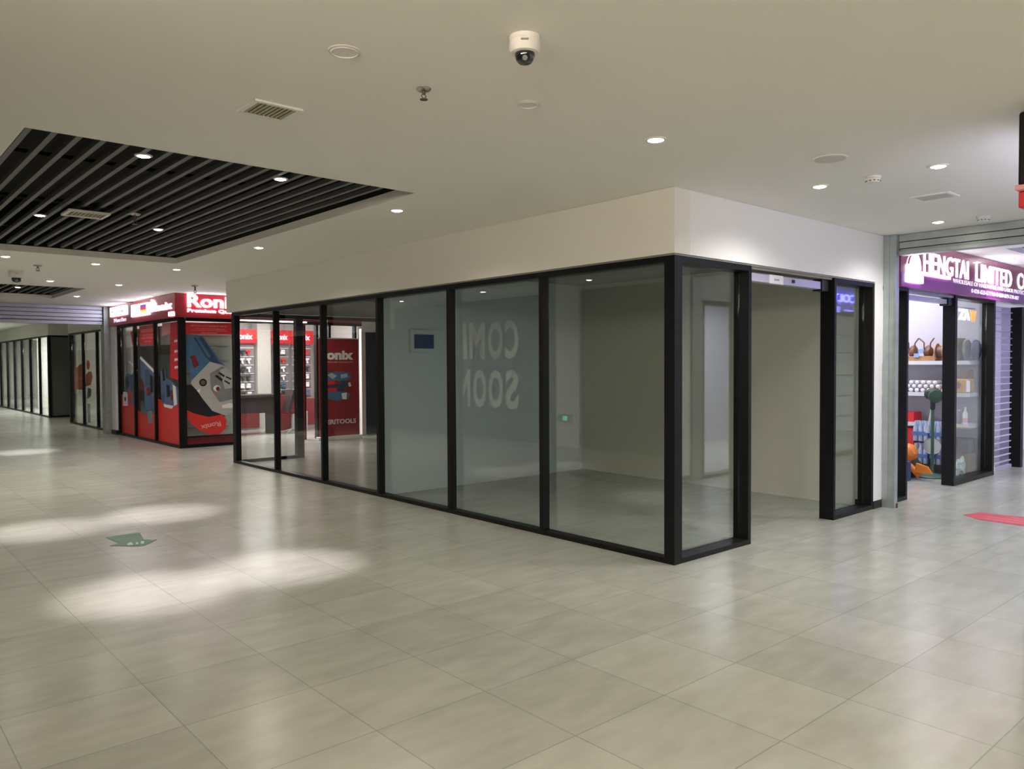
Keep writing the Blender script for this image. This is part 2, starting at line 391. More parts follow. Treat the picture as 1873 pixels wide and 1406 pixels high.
# ================================================================ glazed shopfronts
def run_y(root, X, ys, zt, w=.047, dep=.15, lo=None, hi=None, gl=.09, endw=.1):
    """frame along Y, outer face at X; ys = far edge of each mullion, ends lo/hi posts"""
    B('bottom_rail', 'black', (X, X+dep, lo, hi, 0, .042), root)
    B('top_rail', 'black', (X, X+dep, lo, hi, zt-.045, zt), root)
    B('post', 'black', (X, X+dep, lo, lo+endw, .042, zt-.045), root)
    B('post', 'black', (X, X+dep, hi-endw, hi, .042, zt-.045), root)
    for y in ys: B('mullion', 'black', (X, X+dep, y-w, y, .042, zt-.045), root)
    edges = [lo+endw] + sorted(ys) + [hi-endw]
    st = lo+endw
    for y in sorted(ys) + [hi-endw+w]:
        B('glass_pane', 'glass', (X+gl, X+gl+.01, st+.001, y-w-.001, .043, zt-.046), root); st = y

main = thing('glass_storefront', 'long black framed glass storefront wrapping the corner of the empty unit', 'storefront', (X0, Y0, 0))
B('bottom_rail', 'black', (X0, X0+.10, Y0, 12.62, 0, .042), main)
B('top_rail', 'black', (X0, X0+.10, Y0, 12.62, ZF-.05, ZF), main)
tag(B('corner_post', 'black', (X0, X0+.10, Y0, Y0+.10, .042, ZF-.05), main), 'thick square corner post')
B('corner_post', 'black', (X0, X0+.09, 12.50, 12.62, .042, ZF-.05), main)
mu = [5.313, 6.752, 8.183, 9.601, 11.064]
for y in mu: B('mullion', 'black', (X0, X0+.085, y-.047, y, .042, ZF-.05), main)
st = Y0+.145
for y in mu + [12.505]:
    B('glass_pane', 'glass', (X0+.086, X0+.095, st-.04, y-.007, .043, ZF-.051), main); st = y
# return panel to the right of the corner post
B('bottom_rail', 'black', (X0+.101, 6.11, Y0, Y0+.15, 0, .042), main)
B('top_rail', 'black', (X0+.101, 6.11, Y0, Y0+.15, ZF-.05, ZF), main)
B('end_post', 'black', (6.065, 6.11, Y0, Y0+.15, .042, ZF-.05), main)
B('glass_pane', 'glass', (X0+.101, 6.064, Y0+.09, Y0+.10, .043, ZF-.051), main)
# return panel on the far aisle side
B('bottom_rail', 'black', (X0+.101, 6.21, 12.50, 12.62, 0, .05), main)
B('top_rail', 'black', (X0+.101, 8.60, 12.50, 12.62, ZF-.06, ZF), main)
B('end_post', 'black', (6.09, 6.21, 12.50, 12.62, .05, ZF-.06), main)
B('glass_pane', 'glass', (X0+.101, 6.089, 12.555, 12.565, .051, ZF-.061), main)

side = thing('glass_sidelight', 'narrow black framed glass panel right of the doorway, beside the white wall end', 'window', (7.63, Y0, 0))
B('jamb', 'black', (7.63, 7.67, Y0, Y0+.15, 0, ZF), side)
B('bottom_rail', 'black', (7.671, 8.53, Y0, Y0+.15, 0, .045), side)
B('top_rail', 'black', (7.671, 8.53, Y0, Y0+.15, ZF-.045, ZF), side)
B('jamb', 'black', (8.485, 8.53, Y0, Y0+.15, .045, ZF-.045), side)
B('glass_pane', 'glass', (7.671, 8.484, Y0+.09, Y0+.10, .046, ZF-.046), side)
struct(MB().box(6.111, 7.629, Y0+.03, Y0+.15, ZB-.035, ZB-.001).done('trim_6', 'tan'))
op = thing('door_operator', 'silver automatic door operator rail across the top of the open doorway', 'door operator', (6.12, Y0+.10, 2.32))
B('rail', 'operator', (6.115, 7.46, Y0+.06, Y0+.14, 2.325, 2.40), op, bevel=.004)
tag(B('cover', 'sticker', (6.5, 6.74, Y0+.055, Y0+.0595, 2.322, 2.402), op), 'white cover plate with a small label')
B('end_cap', 'blackm', (7.47, 7.625, Y0+.05, Y0+.15, 2.31, ZB-.036), op)
B('sensor', 'blackm', (6.90, 6.94, Y0+.048, Y0+.0595, 2.35, 2.38), op)
text('label_print', 'DW', 'grey_trim', (6.58, Y0+.054, 2.35), XP, ZP, .09, .018, .002, op)

# ================================================================ ceiling fittings
def downlight(loc, label, group, cool=False, r=.058, spot=None, lens='lamp', col=(1, .90, .74), ang=150, blend=.9):
    t = thing('recessed_downlight', label, 'ceiling light', loc, group)
    MB().lathe(loc, [(r*.80, -.001), (r*1.18, -.001), (r*1.12, -.008), (r*.86, -.010), (r*.80, -.004)], 28).done('trim_ring', 'lampring', t, smooth=True)
    MB().lathe(loc, [(r*.80, -.003), (r*.74, -.011), (r*.45, -.016), (0, -.018)], 28).done('lens', lens, t, smooth=True)
    l = bpy.data.lights.new('downlight_lamp', 'SPOT'); l.energy = spot; l.color = col; l.spot_size = math.radians(ang); l.spot_blend = blend; l.shadow_soft_size = .05
    lo = bpy.data.objects.new('downlight_lamp', l); C.objects.link(lo); lo.location = (loc[0], loc[1], loc[2]-.03); put(lo, t)
    return t
DLP = 46
WARM = (1, .90, .74); NEU = (1, .95, .89)
G1 = 'downlights lit in the white ceiling'
dls = [((3.87, 3.05), 'large bright downlight in front of the white bulkhead corner, above the corner post', WARM),
 ((5.87, 3.02), 'bright downlight left of the smoke detector, over the doorway', NEU),
 ((5.91, 2.17), 'bright downlight directly above the right ceiling vent', NEU),
 ((8.26, 3.03), 'bright downlight just before the right roller shutter box', NEU),
 ((3.87, 5.94), 'bright downlight beside the right corner of the large slatted recess', WARM),
 ((3.85, 8.85), 'downlight along the right edge of the large slatted recess, midway', WARM),
 ((3.82, 11.6), 'downlight past the far right corner of the large slatted recess', WARM),
 ((2.78, 11.65), 'downlight behind the far edge of the large slatted recess, centre', WARM),
 ((1.735, 11.55), 'downlight behind the far edge of the large slatted recess, at left picture edge', WARM),
 ((3.79, 14.4), 'downlight above the red tool shop fascia, nearer one', NEU),
 ((2.77, 14.42), 'downlight between the two slatted recesses, left of the tool shop', WARM),
 ((3.77, 17.26), 'downlight right of the small far slatted recess', NEU),
 ((3.77, 25.7), 'small far downlight seen under the left roller shutter', WARM)]
for (x, y), lab, col in dls: downlight((x, y, ZC), lab, G1, spot=DLP*(1.0 if y < 24 else 1), col=col)
# the rest of the same grid, behind and beside the camera, and beyond the shutters
for x, y, col in ((.72, 8.85, WARM), (.72, 11.6, WARM), (.72, 14.4, WARM), (.72, 5.95, WARM), (.7, .2, WARM), (1.72, .2, WARM), (1.72, -2.65, WARM),
                  (10.2, 2.6, NEU), (12.0, 3.5, NEU), (1.72, 22.9, WARM), (3.77, 22.9, WARM), (3.77, 31.4, WARM), (2.7, 28.5, WARM), (2.7, 37, WARM), (2.7, 43, WARM), (2.7, 47.5, WARM), (5.0, 47.5, WARM), (7.2, 14.1, NEU)):
    downlight((x, y, ZC), 'recessed downlight of the corridor grid, outside the photo', 'downlights beyond the picture', spot=DLP, col=col)
for (x, y), lab in (((1.70, 5.80), 'bright spot lamp between slats, nearer left, above the slatted recess vent'), ((2.72, 5.83), 'bright spot lamp between slats, nearer right of the large recess'),
               ((1.60, 8.72), 'small spot lamp between slats, left of the recess vent'), ((2.72, 8.82), 'small spot lamp between slats at the far right of the large recess')):
    downlight((x, y, ZC+.085), lab, 'spot lamps among the ceiling slats', r=.05, lens='lampw', spot=270, col=(1, .90, .90), ang=28, blend=1.0)
for x, y in ((1.72, 16.9), (2.72, 16.9)):
    downlight((x, y, ZC+.085), 'spot lamp hidden in the small far slatted recess', 'spot lamps in the small recess', r=.05, lens='lampw', spot=270, col=(1, .90, .90), ang=28, blend=1.0)

def round_cover(loc, r, label, m='whitedull', name='ceiling_cover'):
    t = thing(name, label, 'ceiling cover', loc)
    MB().lathe(loc, [(r, -.001), (r*.98, -.006), (r*.86, -.008), (r*.84, -.005), (r*.3, -.005), (0, -.005)], 40).done('cover_plate', m, t, smooth=True)
    MB().lathe(loc, [(r*.86, -.0082), (r*.80, -.011), (r*.78, -.0062)], 40).done('inner_ring', 'white', t, smooth=True)
    return t
round_cover((1.745, 3.085, ZC), .072, 'round blank ceiling cover left of the dome camera, nearest one')
round_cover((2.83, 3.075, ZC), .062, 'small round blank ceiling cover just below the dome camera')
t = thing('ceiling_speaker', 'flat round grey speaker grille in the ceiling, right of the bright downlights', 'speaker', (5.13, 2.57, ZC))
MB().lathe((5.13, 2.57, ZC), [(.115, -.001), (.112, -.008), (.10, -.009)], 40).done('rim', 'white', t, smooth=True)
MB().lathe((5.13, 2.57, ZC), [(.10, -.0092), (.09, -.012), (0, -.013)], 40).done('grille', 'whitedull', t, smooth=True)

def dome_camera(loc, s, label):
    t = thing('dome_camera', label, 'security camera', loc, 'dome cameras on the ceiling')
    MB().lathe(loc, [(.066*s, 0), (.066*s, -.018*s), (.064*s, -.02*s), (.066*s, -.022*s), (.067*s, -.05*s), (.058*s, -.066*s), (.045*s, -.070*s), (0, -.070*s)], 40).done('housing', 'white', t, smooth=True)
    MB().lathe(loc, [(.043*s, -.0695*s), (.043*s, -.08*s), (.036*s, -.10*s), (.022*s, -.112*s), (0, -.116*s)], 36).done('dome', 'domeblack', t, smooth=True)
    d = Vector((-loc[0], -loc[1], 0)).normalized(); sd = Vector((-d.y, d.x, 0))
    p = Vector(loc) + d*.0672*s + Vector((0, 0, -.034*s))
    MB().prism([(-.016*s, -.004*s), (.016*s, -.004*s), (.016*s, .004*s), (-.016*s, .004*s)], p, sd, Vector((0,0,1)), .002*s).done('badge', 'chrome', t)
    a = Vector(loc) + d*.031*s + Vector((0, 0, -.096*s))
    MB().lathe(a, [(.011*s, 0), (.011*s, .010*s), (0, .011*s)], 16, axis=(d + Vector((0,0,-.5)))).done('lens', 'tooldark', t, smooth=True)
    return t
dome_camera((2.25, 2.465, ZC), 1.0, 'white dome security camera with black globe under the ceiling, nearest the viewer')
dome_camera((2.118, 13.231, ZC), 1.5, 'small distant dome camera at left edge beyond the large slatted recess')

def sprinkler(loc, s, label, drop=0.0):
    t = thing('fire_sprinkler', label, 'sprinkler', loc, 'sprinkler heads on the ceiling')
    MB().lathe(loc, [(.036*s, 0), (.036*s, -.004*s), (.026*s, -.012*s), (.014*s, -.014*s), (0, -.014*s)], 24).done('escutcheon', 'chrome', t, smooth=True)
    x, y, z = loc
    m = MB().tube((x, y, z-.012*s), (x, y, z-.028*s-drop), .008*s)
    for k in (-1, 1): m.path([(x+k*.006*s, y, z-.026*s-drop), (x+k*.014*s, y, z-.036*s-drop), (x, y, z-.05*s-drop)], .0022*s)
    m.done('frame', 'brownmetal', t)
    MB().lathe((x, y, z-.05*s-drop), [(.005*s, .002), (.019*s, 0), (.019*s, -.003*s), (0, -.003*s)], 20).done('deflector', 'brownmetal', t)
sprinkler((2.281, 3.25, ZC), 1.05, 'sprinkler head in the open ceiling, left of the dome camera')
sprinkler((2.225, 12.335, ZC), 1.5, 'tiny distant sprinkler head above the far dome camera at left edge')
sprinkler((4.85, 13.8, ZC), 1.7, 'sprinkler head hanging in front of the tool shop corner fascia', .04)
sprinkler((2.222, 7.871, ZC+.05), 1.4, 'dim sprinkler head between the slats right of the recess vent', .03)

def vent(loc, wx, wy, n, label, along_y=True, frame='white', slat='ventgap', hgt=.012):
    x, y, z = loc
    t = thing('air_vent', label, 'air vent', loc, 'ceiling air vents')
    f = .026; m = MB()
    for d in ((x-wx/2-f, x+wx/2+f, y-wy/2-f, y-wy/2), (x-wx/2-f, x+wx/2+f, y+wy/2, y+wy/2+f), (x-wx/2-f, x-wx/2, y-wy/2, y+wy/2), (x+wx/2, x+wx/2+f, y-wy/2, y+wy/2)):
        m.box(*d, z-hgt, z-.001)
    m.done('frame', frame, t)
    B('backing', 'ventdark', (x-wx/2, x+wx/2, y-wy/2, y+wy/2, z-.003, z-.001), t)
    m = MB()
    for i in range(n):
        if along_y: q = x-wx/2 + wx*(i+.2)/n; m.box(q, q+wx/n*.62, y-wy/2, y+wy/2, z-.010, z-.004)
        else: q = y-wy/2 + wy*(i+.2)/n; m.box(x-wx/2, x+wx/2, q, q+wy/n*.62, z-.010, z-.004)
    m.done('louvres', slat, t)
vent((1.835, 4.055, ZC), .215, .20, 9, 'square louvred air vent in the ceiling, near the large slatted recess')
vent((6.965, 2.585, ZC), .20, .25, 10, 'flat rectangular air vent in the ceiling right of the smoke detector', True, 'paintw', 'whitedull')
vent((1.87, 8.15, ZC+.05), .30, .26, 9, 'pale air vent set among the dark ceiling slats', hgt=.02)

def smoke(loc, s, label):
    t = thing('smoke_detector', label, 'smoke detector', loc, 'smoke detectors on the ceiling')
    MB().lathe(loc, [(.056*s, 0), (.056*s, -.014*s), (.05*s, -.018*s), (.05*s, -.03*s), (.042*s, -.045*s), (.02*s, -.05*s), (0, -.05*s)], 32).done('body', 'white', t, smooth=True)
    m = MB()
    for k in range(10):
        a = 2*PI*k/10; m.blob((loc[0]+.046*s*math.cos(a), loc[1]+.046*s*math.sin(a), loc[2]-.034*s), (.010*s, .010*s, .004*s), k, 0, 1)
    m.done('smoke_slots', 'fan_dark', t)
smoke((5.887, 2.616, ZC), 1.0, 'smoke detector on the ceiling between the two bright downlights')
smoke((8.315, 2.647, ZC), 1.0, 'white smoke detector on the ceiling close to the right roller shutter')

# ================================================================ right: fire shutter across the side corridor
sh = thing('roller_shutter', 'grey steel roller shutter rolled up above the right hand corridor', 'roller shutter', (9.0, 3.6, 2.75))
m = MB()
for z0, z1, ox in ((2.90, 2.972, 0), (2.828, 2.892, .012), (2.80, 2.82, .03)): m.box(8.79+ox, 8.97, 1.42, 3.62, z0, z1)
m.done('shutter_box', 'galv', sh)
m = MB()
for k, (z0, z1) in enumerate(((2.893, 2.899), (2.821, 2.827))): m.box(8.82, 8.96, 1.42, 3.62, z0, z1)
m.done('seams', 'fan_dark', sh)
MB().box(8.78, 8.90, 1.42, 3.62, 2.752, 2.797).done('bottom_bar', 'galv', sh, bevel=.004)
g = thing('shutter_guide_post', 'galvanised steel guide post at the wall end beside the purple fronted shop', 'post', (8.67, 3.6, 0))
B('channel', 'galv', (8.745, 8.80, 3.64, 3.762, 0, ZC-.003), g)
B('front_lip', 'galv', (8.735, 8.81, 3.625, 3.639, 0, ZC-.003), g)
B('side_lip', 'galv', (8.735, 8.744, 3.70, 3.762, 0, ZC-.003), g)
B('rust_patch', 'rust', (8.775, 8.808, 3.618, 3.6245, 0, .05), g)

# ================================================================ right: hardware shop with the purple sign
ft = 2.409
sg = thing('shop_sign', 'maroon and purple fascia sign with white lit HENGTAI LIMITED CO letters', 'sign', (9.05, 3.70, 2.43))
B('fascia', 'maroon', (9.03, 14.4, 3.70, 3.76, 2.44, ZC-.003), sg)
B('lower_band', 'purple', (9.03, 14.4, 3.69, 3.6995, 2.44, 2.60), sg)
yy = 3.689
text('lit_lettering', 'HENGTAI', 'letter', (9.67, 3.6995, 2.65), XP, ZP, 1.42, .235, .007, sg, .004, 1.05)
text('lit_lettering', 'LIMITED', 'letter', (11.36, 3.6995, 2.65), XP, ZP, 1.42, .235, .007, sg, .004, 1.05)
text('lit_lettering', 'CO', 'letterc', (13.05, 3.6995, 2.65), XP, ZP, .55, .235, .007, sg, .004, 1.05)
B('underline_bar', 'letter', (9.56, 10.42, 3.672, 3.6885, 2.605, 2.64), sg)
text('small_lettering', 'WHOLESALE OF HARDWARE AND LABOR PROTECTION PRODUCTS', 'letterdim', (10.52, 3.683, 2.575), XP, ZP, 3.7, .055, .005, sg, .01)
text('small_lettering', '0-028-623-677701-0-028-879-778-887', 'letterdim', (11.15, 3.683, 2.485), XP, ZP, 1.9, .055, .005, sg, .01)
m = MB(); m.box(9.19, 9.56, 3.66, 3.689, 2.50, 2.605); m.prism([(-.12, 0), (.12, 0), (.125, .08), (.10, .15), (.05, .20), (0, .235), (-.05, .20), (-.10, .15), (-.125, .08)], (9.37, 3.689, 2.61), XP, ZP, .028)
m.done('lit_emblem', 'letter', sg)
m = MB(); m.path([(9.37+.17*math.cos(a), 3.684, 2.68+.15*math.sin(a)) for a in [PI*.95-i*PI*.9/10 for i in range(11)]], .008); m.done('emblem_arc', 'redpanel', sg)
struct(B('wall_hardware_bulkhead', 'paintw', (9.0, 14.5, 3.765, 3.95, 2.462, ZC-.002)))

hs = thing('glass_storefront', 'black framed glass shopfront under the purple sign with an open doorway', 'storefront', (9.1, Y0, 0))
B('bottom_rail', 'black', (9.02, 9.42, Y0, Y0+.15, 0, .045), hs)
B('jamb', 'black', (9.375, 9.42, Y0, Y0+.15, .045, ft), hs)
B('glass_pane', 'glass', (9.02, 9.374, Y0+.09, Y0+.10, .046, ft), hs)
B('top_rail', 'black', (9.02, 9.42, Y0, Y0+.15, ft, ft+.045), hs)
B('jamb', 'black', (10.85, 10.92, Y0, Y0+.15, 0, ft), hs)
B('bottom_rail', 'black', (10.921, 12.35, Y0, Y0+.15, 0, .06), hs)
B('top_rail', 'black', (10.85, 12.35, Y0, Y0+.15, ft, ft+.045), hs)
B('jamb', 'black', (12.28, 12.35, Y0, Y0+.15, .06, ft), hs)
B('glass_pane', 'glass', (10.921, 12.279, Y0+.09, Y0+.10, .061, ft), hs)
B('jamb', 'black', (13.5, 13.62, Y0, Y0+.15, 0, ft), hs)
dr = thing('door_operator', 'silver sliding door rail over the hardware shop doorway', 'door operator', (9.43, Y0+.1, 2.36))
B('rail', 'operator', (9.43, 10.70, Y0+.05, Y0+.12, 2.33, 2.385), dr)
B('end_cap', 'blackm', (10.71, 10.845, Y0+.03, Y0+.14, 2.31, 2.405), dr)
B('track', 'galv', (9.43, 10.845, Y0+.02, Y0+.14, 2.409, 2.44), dr)
# clear roller shutter on the neighbouring bay
rs = thing('clear_roller_shutter', 'see-through roller shutter with pale horizontal bars beside the hardware shop', 'roller shutter', (12.4, 3.86, 0))
B('curtain', 'clearplastic', (12.36, 13.49, 3.90, 3.904, .05, 2.40), rs)
for i in range(24):
    z = .10 + i*.0965
    B('slat_bar', 'shelfwhite', (12.36, 13.49, 3.884, 3.8995, z, z+.014), rs)
B('bottom_bar', 'shelfgrey', (12.36, 13.49, 3.875, 3.91, 0, .045), rs)
B('lock_plate', 'sticker', (12.50, 12.72, 3.868, 3.8745, .0, .085), rs)

# shop interior
struct(B('wall_hardware_side', 'shelfgrey', (12.42, 12.5, 3.96, 8.0, 0, 2.9)))
struct(B('wall_hardware_back', 'paintw', (9.0, 16.5, 8.0, 8.1, 0, 2.9)))
struct(B('wall_hardware_left', 'paintw', (8.77, 8.9, 3.97, 8.0, 0, 2.9)))
struct(B('wall_neighbour_right', 'paintw', (16.3, 16.4, 3.95, 8.0, 0, 2.9)))
su = thing('shelf_unit', 'white wall shelving loaded with tools inside the hardware shop', 'shelf', (12.2, 5, 0))
for z in (1.555, 1.10, .66): B('shelf', 'shelfwhite', (12.0, 12.41, 3.97, 6.4, z, z+.055), su)
for y in (3.955, 5.18, 6.41): B('upright', 'shelfwhite', (12.36, 12.41, y-.012, y+.012, 0, 2.1), su)
tag(B('base_rail', 'yellowo', (11.99, 12.03, 3.97, 4.7, .655, .675), su), 'yellow edge strip')
def sh_item(name, label, cat, loc, group=None): return thing(name, label, cat, loc, group)
zt = 1.611
t = sh_item('wooden_tray', 'light wooden tray on the top shelf of the hardware shop', 'tray', (12.1, 4.6, zt))
MB().box(12.03, 12.3, 4.44, 4.86, zt, zt+.012).box(12.03, 12.04, 4.44, 4.86, zt+.012, zt+.07).box(12.29, 12.3, 4.44, 4.86, zt+.012, zt+.07).box(12.04, 12.29, 4.44, 4.452, zt+.012, zt+.07).box(12.04, 12.29, 4.848, 4.86, zt+.012, zt+.07).done('tray_box', 'wood', t)
for k, (y, lab) in enumerate(((4.785, 'brown leather tool pouch with upright straps, left in the wooden tray'), (4.57, 'brown leather tool pouch with crossed straps in the middle of the tray'))):
    p = sh_item('tool_pouch', lab, 'tool pouch', (12.15, y, zt+.02), 'leather pouches on the top shelf')
    MB().blob((12.15, y, zt+.13), (.08, .066, .105), k, .08).done('pouch', 'leather', p, smooth=True)
    MB().path([(12.09, y-.04, zt+.17), (12.08, y-.05, zt+.26), (12.08, y-.10, zt+.33)], .010).path([(12.09, y+.04, zt+.17), (12.08, y+.04, zt+.27), (12.08, y+.11, zt+.33)], .010).done('strap', 'leather', p)
t = sh_item('spool', 'brown wooden spool standing at the right end of the tray', 'spool', (12.1, 4.40, zt))
MB().lathe((12.1, 4.44, zt+.13), [(.12, 0), (.12, .015)], 28, axis=(0, -1, 0)).lathe((12.1, 4.34, zt+.13), [(.12, 0), (.12, .015)], 28, axis=(0, -1, 0)).done('flange', 'wood', t)
MB().tube((12.1, 4.425, zt+.13), (12.1, 4.34, zt+.13), .085).done('winding', 'leather', t, smooth=True)
for k, (y, z, lab) in enumerate(((4.69, 1.66, 'lower blue price card on the tray'), (4.63, 1.72, 'upper blue price card above the tray'))):
    tag(B('price_card', 'skyblue', (12.015, 12.022, y-.035, y+.035, z-.0, z+.06)), lab, 'price card', 'blue price cards')
tag(B('cardboard_box', 'card', (12.02, 12.35, 4.14, 4.30, zt, zt+.32), bevel=.004), 'upright brown cardboard box on the top shelf behind the black door jamb', 'box')
for k, (y, w, h, mt, lab) in enumerate(((4.06, .07, .30, 'greybag', 'stuffed grey fabric pack on the top shelf, left one'), (3.0, 0, 0, '', ''),)):
    if w: tag(MB().blob((12.17, y+.01, zt+.155), (.12, .055, .155), 3, .07).done('fabric_pack', mt, smooth=True), lab, 'bag')
tag(MB().blob((12.17, 3.95, zt+.15), (.12, .062, .15), 5, .07).done('fabric_pack', 'navy', smooth=True), 'dark navy fabric pack at the right end of the top shelf', 'bag')
z2 = 1.156; n = 0
for row in range(3):
    for k in range(7-row):
        y = 4.36+.065*row*.6 + k*.082; n += 1
        g_ = MB(); g_.lathe((12.02, y, z2+.030+row*.056), [(.012, 0), (.028, .01), (.029, .2), (.012, .22)], 12, axis=(1, 0, 0))
        o = g_.done('glove_roll', 'glove', smooth=True); tag(o, 'rolled white cotton gloves, %s from right in the %s layer on the middle shelf' % (('first', 'second', 'third', 'fourth', 'fifth', 'sixth', 'seventh')[k], ('bottom', 'middle', 'top')[row]), 'gloves', 'rolled white gloves on the middle shelf')
t = sh_item('tool_case', 'orange brown tool case with a round opening on the middle shelf', 'tool case', (12.1, 3.98+.1, z2))
MB().box(12.03, 12.25, 3.99, 4.20, z2, z2+.20).done('case', 'yellowo', t, bevel=.02)
MB().lathe((12.029, 4.14, z2+.11), [(.05, 0), (.05, .006), (.03, .007), (0, .004)], 24, axis=(-1, 0, 0)).done('round_opening', 'leather', t)
B('price_card', 'sticker', (12.015, 12.021, 3.972, 4.02, 1.17, 1.33)); tag(bpy.data.objects['price_card.002'] if 'price_card.002' in bpy.data.objects else bpy.data.objects['price_card'], 'tall white card at the right end of the middle shelf', 'price card')
tag(B('tool_case', 'leather', (12.04, 12.26, 4.0, 4.17, z2+.202, z2+.33), bevel=.015), 'dark brown case lying on top of the orange brown tool case', 'tool case')
tag(B('tool_box', 'greybag', (12.07, 12.3, 4.0, 4.15, .30, .50), bevel=.01), 'grey tool box low behind the shop glass', 'box')
tag(B('stock_carton', 'card', (12.06, 12.34, 3.98, 4.16, 0, .298), bevel=.005), 'cardboard carton on the floor under the low shelf', 'box')
# lower shelf: bottles and clutter
for k, (y, h, mt, lab) in enumerate(((4.05, .24, 'displaywhite', 'white spray bottle with pink label on the low shelf'), (4.20, .17, 'silver', 'small silver can on the low shelf'), (4.13, .20, 'greybag', 'grey bottle between the can and the white spray bottle'), (4.27, .19, 'leather', 'brown bottle on the low shelf by the black jamb'))):
    t = sh_item('bottle', lab, 'bottle', (12.08, y, .716), 'bottles on the low shelf')
    MB().lathe((12.08, y, .716), [(.03, 0), (.032, .01), (.032, h*.6), (.012, h*.78), (.012, h*.9), (0, h*.9)], 20).done('body', mt, t, smooth=True)
    MB().lathe((12.08, y, .716+h*.9+.001), [(.014, 0), (.014, h*.1), (0, h*.1)], 16).done('cap', 'white', t, smooth=True)
    if k == 0: MB().lathe((12.08, y, .716), [(.0325, .02), (.0328, .03), (.0328, h*.35), (.0325, h*.36)], 20).done('paper_label', 'pinkpanel', t)
for k, (y, z, lab) in enumerate(((4.72, .45, 'red box under the low shelf beside the water packs, lower'), (4.72, .716, 'red box on the low shelf beside the water packs'))):
    tag(B('red_box', 'redpanel', (12.02, 12.3, y, y+.22, 0 if k == 0 else z, .62 if k == 0 else z+.14)), lab, 'box')
# shrink wrapped water packs
def waterpack(x, y, z, lab, h=.30):
    t = sh_item('bottled_water_pack', lab, 'water pack', (x, y, z), 'shrink wrapped packs of bottled water')
    for i in range(3):
        for j in range(3):
            cx, cy = x-.09+.07*i, y-.09+.07*j
            MB().lathe((cx, cy, z), [(.030, 0), (.033, .01), (.033, h*.62), (.014, h*.86), (.014, h*.97), (0, h*.97)], 12).done('bottle', 'water', t, smooth=True)
    MB().box(x-.128, x+.088, y-.128, y+.088, z+h*.28, z+h*.46).done('label_band', 'waterlabel', t)
xw = 11.90
for k, (y, z, lab) in enumerate(((4.56, .10, 'pack of bottled water, lower left of the stack behind the fan'), (4.32, .10, 'pack of bottled water, lower right of the stack behind the fan'), (4.56, .42, 'pack of bottled water, upper left of the stack behind the fan'), (4.32, .42, 'pack of bottled water, upper right of the stack behind the fan'))):
    waterpack(xw, y, z+.04, lab)
B('pallet_crate', 'brown_dark', (xw-.14, xw+.16, 4.18, 4.69, 0, .138)); tag(bpy.data.objects['pallet_crate'], 'dark low crate under the stacked water packs', 'crate')
for y in (4.45, 4.21): pass
for k, (x, y, w, h, mt, lab) in enumerate(((13.2, 5.2, .5, 1.9, 'displaywhite', 'tall pale cabinet behind the clear roller shutter'), (13.95, 5.0, .6, 1.3, 'darkred', 'dark red stack behind the clear roller shutter'), (14.6, 4.8, .6, 2.1, 'brown_dark', 'tall dark rack at the right behind the clear roller shutter'))):
    tag(B('stock_cabinet', mt, (x, x+w, y, y+.4, 0, h), bevel=.02), lab, 'cabinet')
# standing fan
f = thing('standing_fan', 'dark green pedestal fan standing in the hardware shop doorway', 'fan', (11.51, 4.27, 0))
MB().lathe((11.51, 4.27, 0), [(.21, 0), (.21, .015), (.19, .03), (.06, .045), (.03, .06), (0, .06)], 36).done('base', 'fan_green', f, smooth=True)
MB().tube((11.51, 4.27, .05), (11.51, 4.27, 1.06), .021).done('pole', 'fan_green', f, smooth=True)
MB().lathe((11.51, 4.27, .93), [(.022, 0), (.032, .02), (.032, .12), (.022, .14)], 20).done('collar', 'fan_dark', f, smooth=True)
MB().blob((11.50, 4.26, 1.15), (.10, .12, .085), 2, .05).done('motor_housing', 'fan_dark', f, smooth=True)
MB().lathe((11.44, 4.22, 1.13), [(.05, 0), (.09, .03), (.09, .06), (.03, .075), (0, .075)], 24, axis=(-.8, -.5, -.15)).done('front_hub', 'fan_green', f, smooth=True)
r = thing('reflector_lamp', 'round silver bowl reflector resting low behind the green fan', 'lamp', (11.745, 4.365, 0))
MB().lathe((11.70, 4.345, .41), [(.11, .0), (.115, .01), (.09, -.05), (.05, -.08), (0, -.085)], 32, axis=(-.85, -.5, .1)).done('bowl', 'silver', r, smooth=True)
MB().tube((11.745, 4.365, 0), (11.745, 4.365, .32), .015).done('stand', 'fan_dark', r)
MB().lathe((11.745, 4.365, 0), [(.025, 0), (.025, .02), (0, .02)], 20).done('foot', 'fan_dark', r)
b = thing('garden_blower', 'orange and black garden blower lying on the hardware shop floor', 'garden tool', (11.2, 4.45, 0))
MB().blob((11.20, 4.46, .34), (.13, .13, .13), 4, .08).done('shroud', 'orange', b, smooth=True)
MB().blob((11.22, 4.44, .15), (.13, .13, .15), 6, .08).done('engine', 'fan_dark', b, smooth=True)
MB().tube((11.14, 4.52, .28), (11.10, 4.28, .06), .032, .045).done('nozzle', 'orange', b, smooth=True)
MB().prism([(0, 0), (.22, .0), (.16, .09), (.02, .13)], (11.09, 4.32, .10), (0, -1, 0), (0, 0, 1), .05).done('side_cover', 'orange', b)
MB().path([(11.10, 4.56, .30), (11.08, 4.46, .20), (11.08, 4.40, .14)], .028).done('grip', 'pinkglove', b, smooth=True)
tag(B('blue_crate', 'bluebox', (10.84, 10.98, 4.34, 4.6, 0, .26), bevel=.005), 'dark blue crate on the floor at the left door jamb', 'crate')
tag(MB().blob((11.75, 4.06, .10), (.14, .06, .09), 9, .3, 3).blob((11.92, 4.04, .13), (.09, .05, .12), 11, .3, 3).done('crumpled_bag', 'foil', smooth=True), 'crumpled white plastic bag on the floor behind the shop glass', 'bag')
t = thing('broom', 'broom leaning on the shelves behind the shop glass', 'broom', (11.9, 4.05, 0))
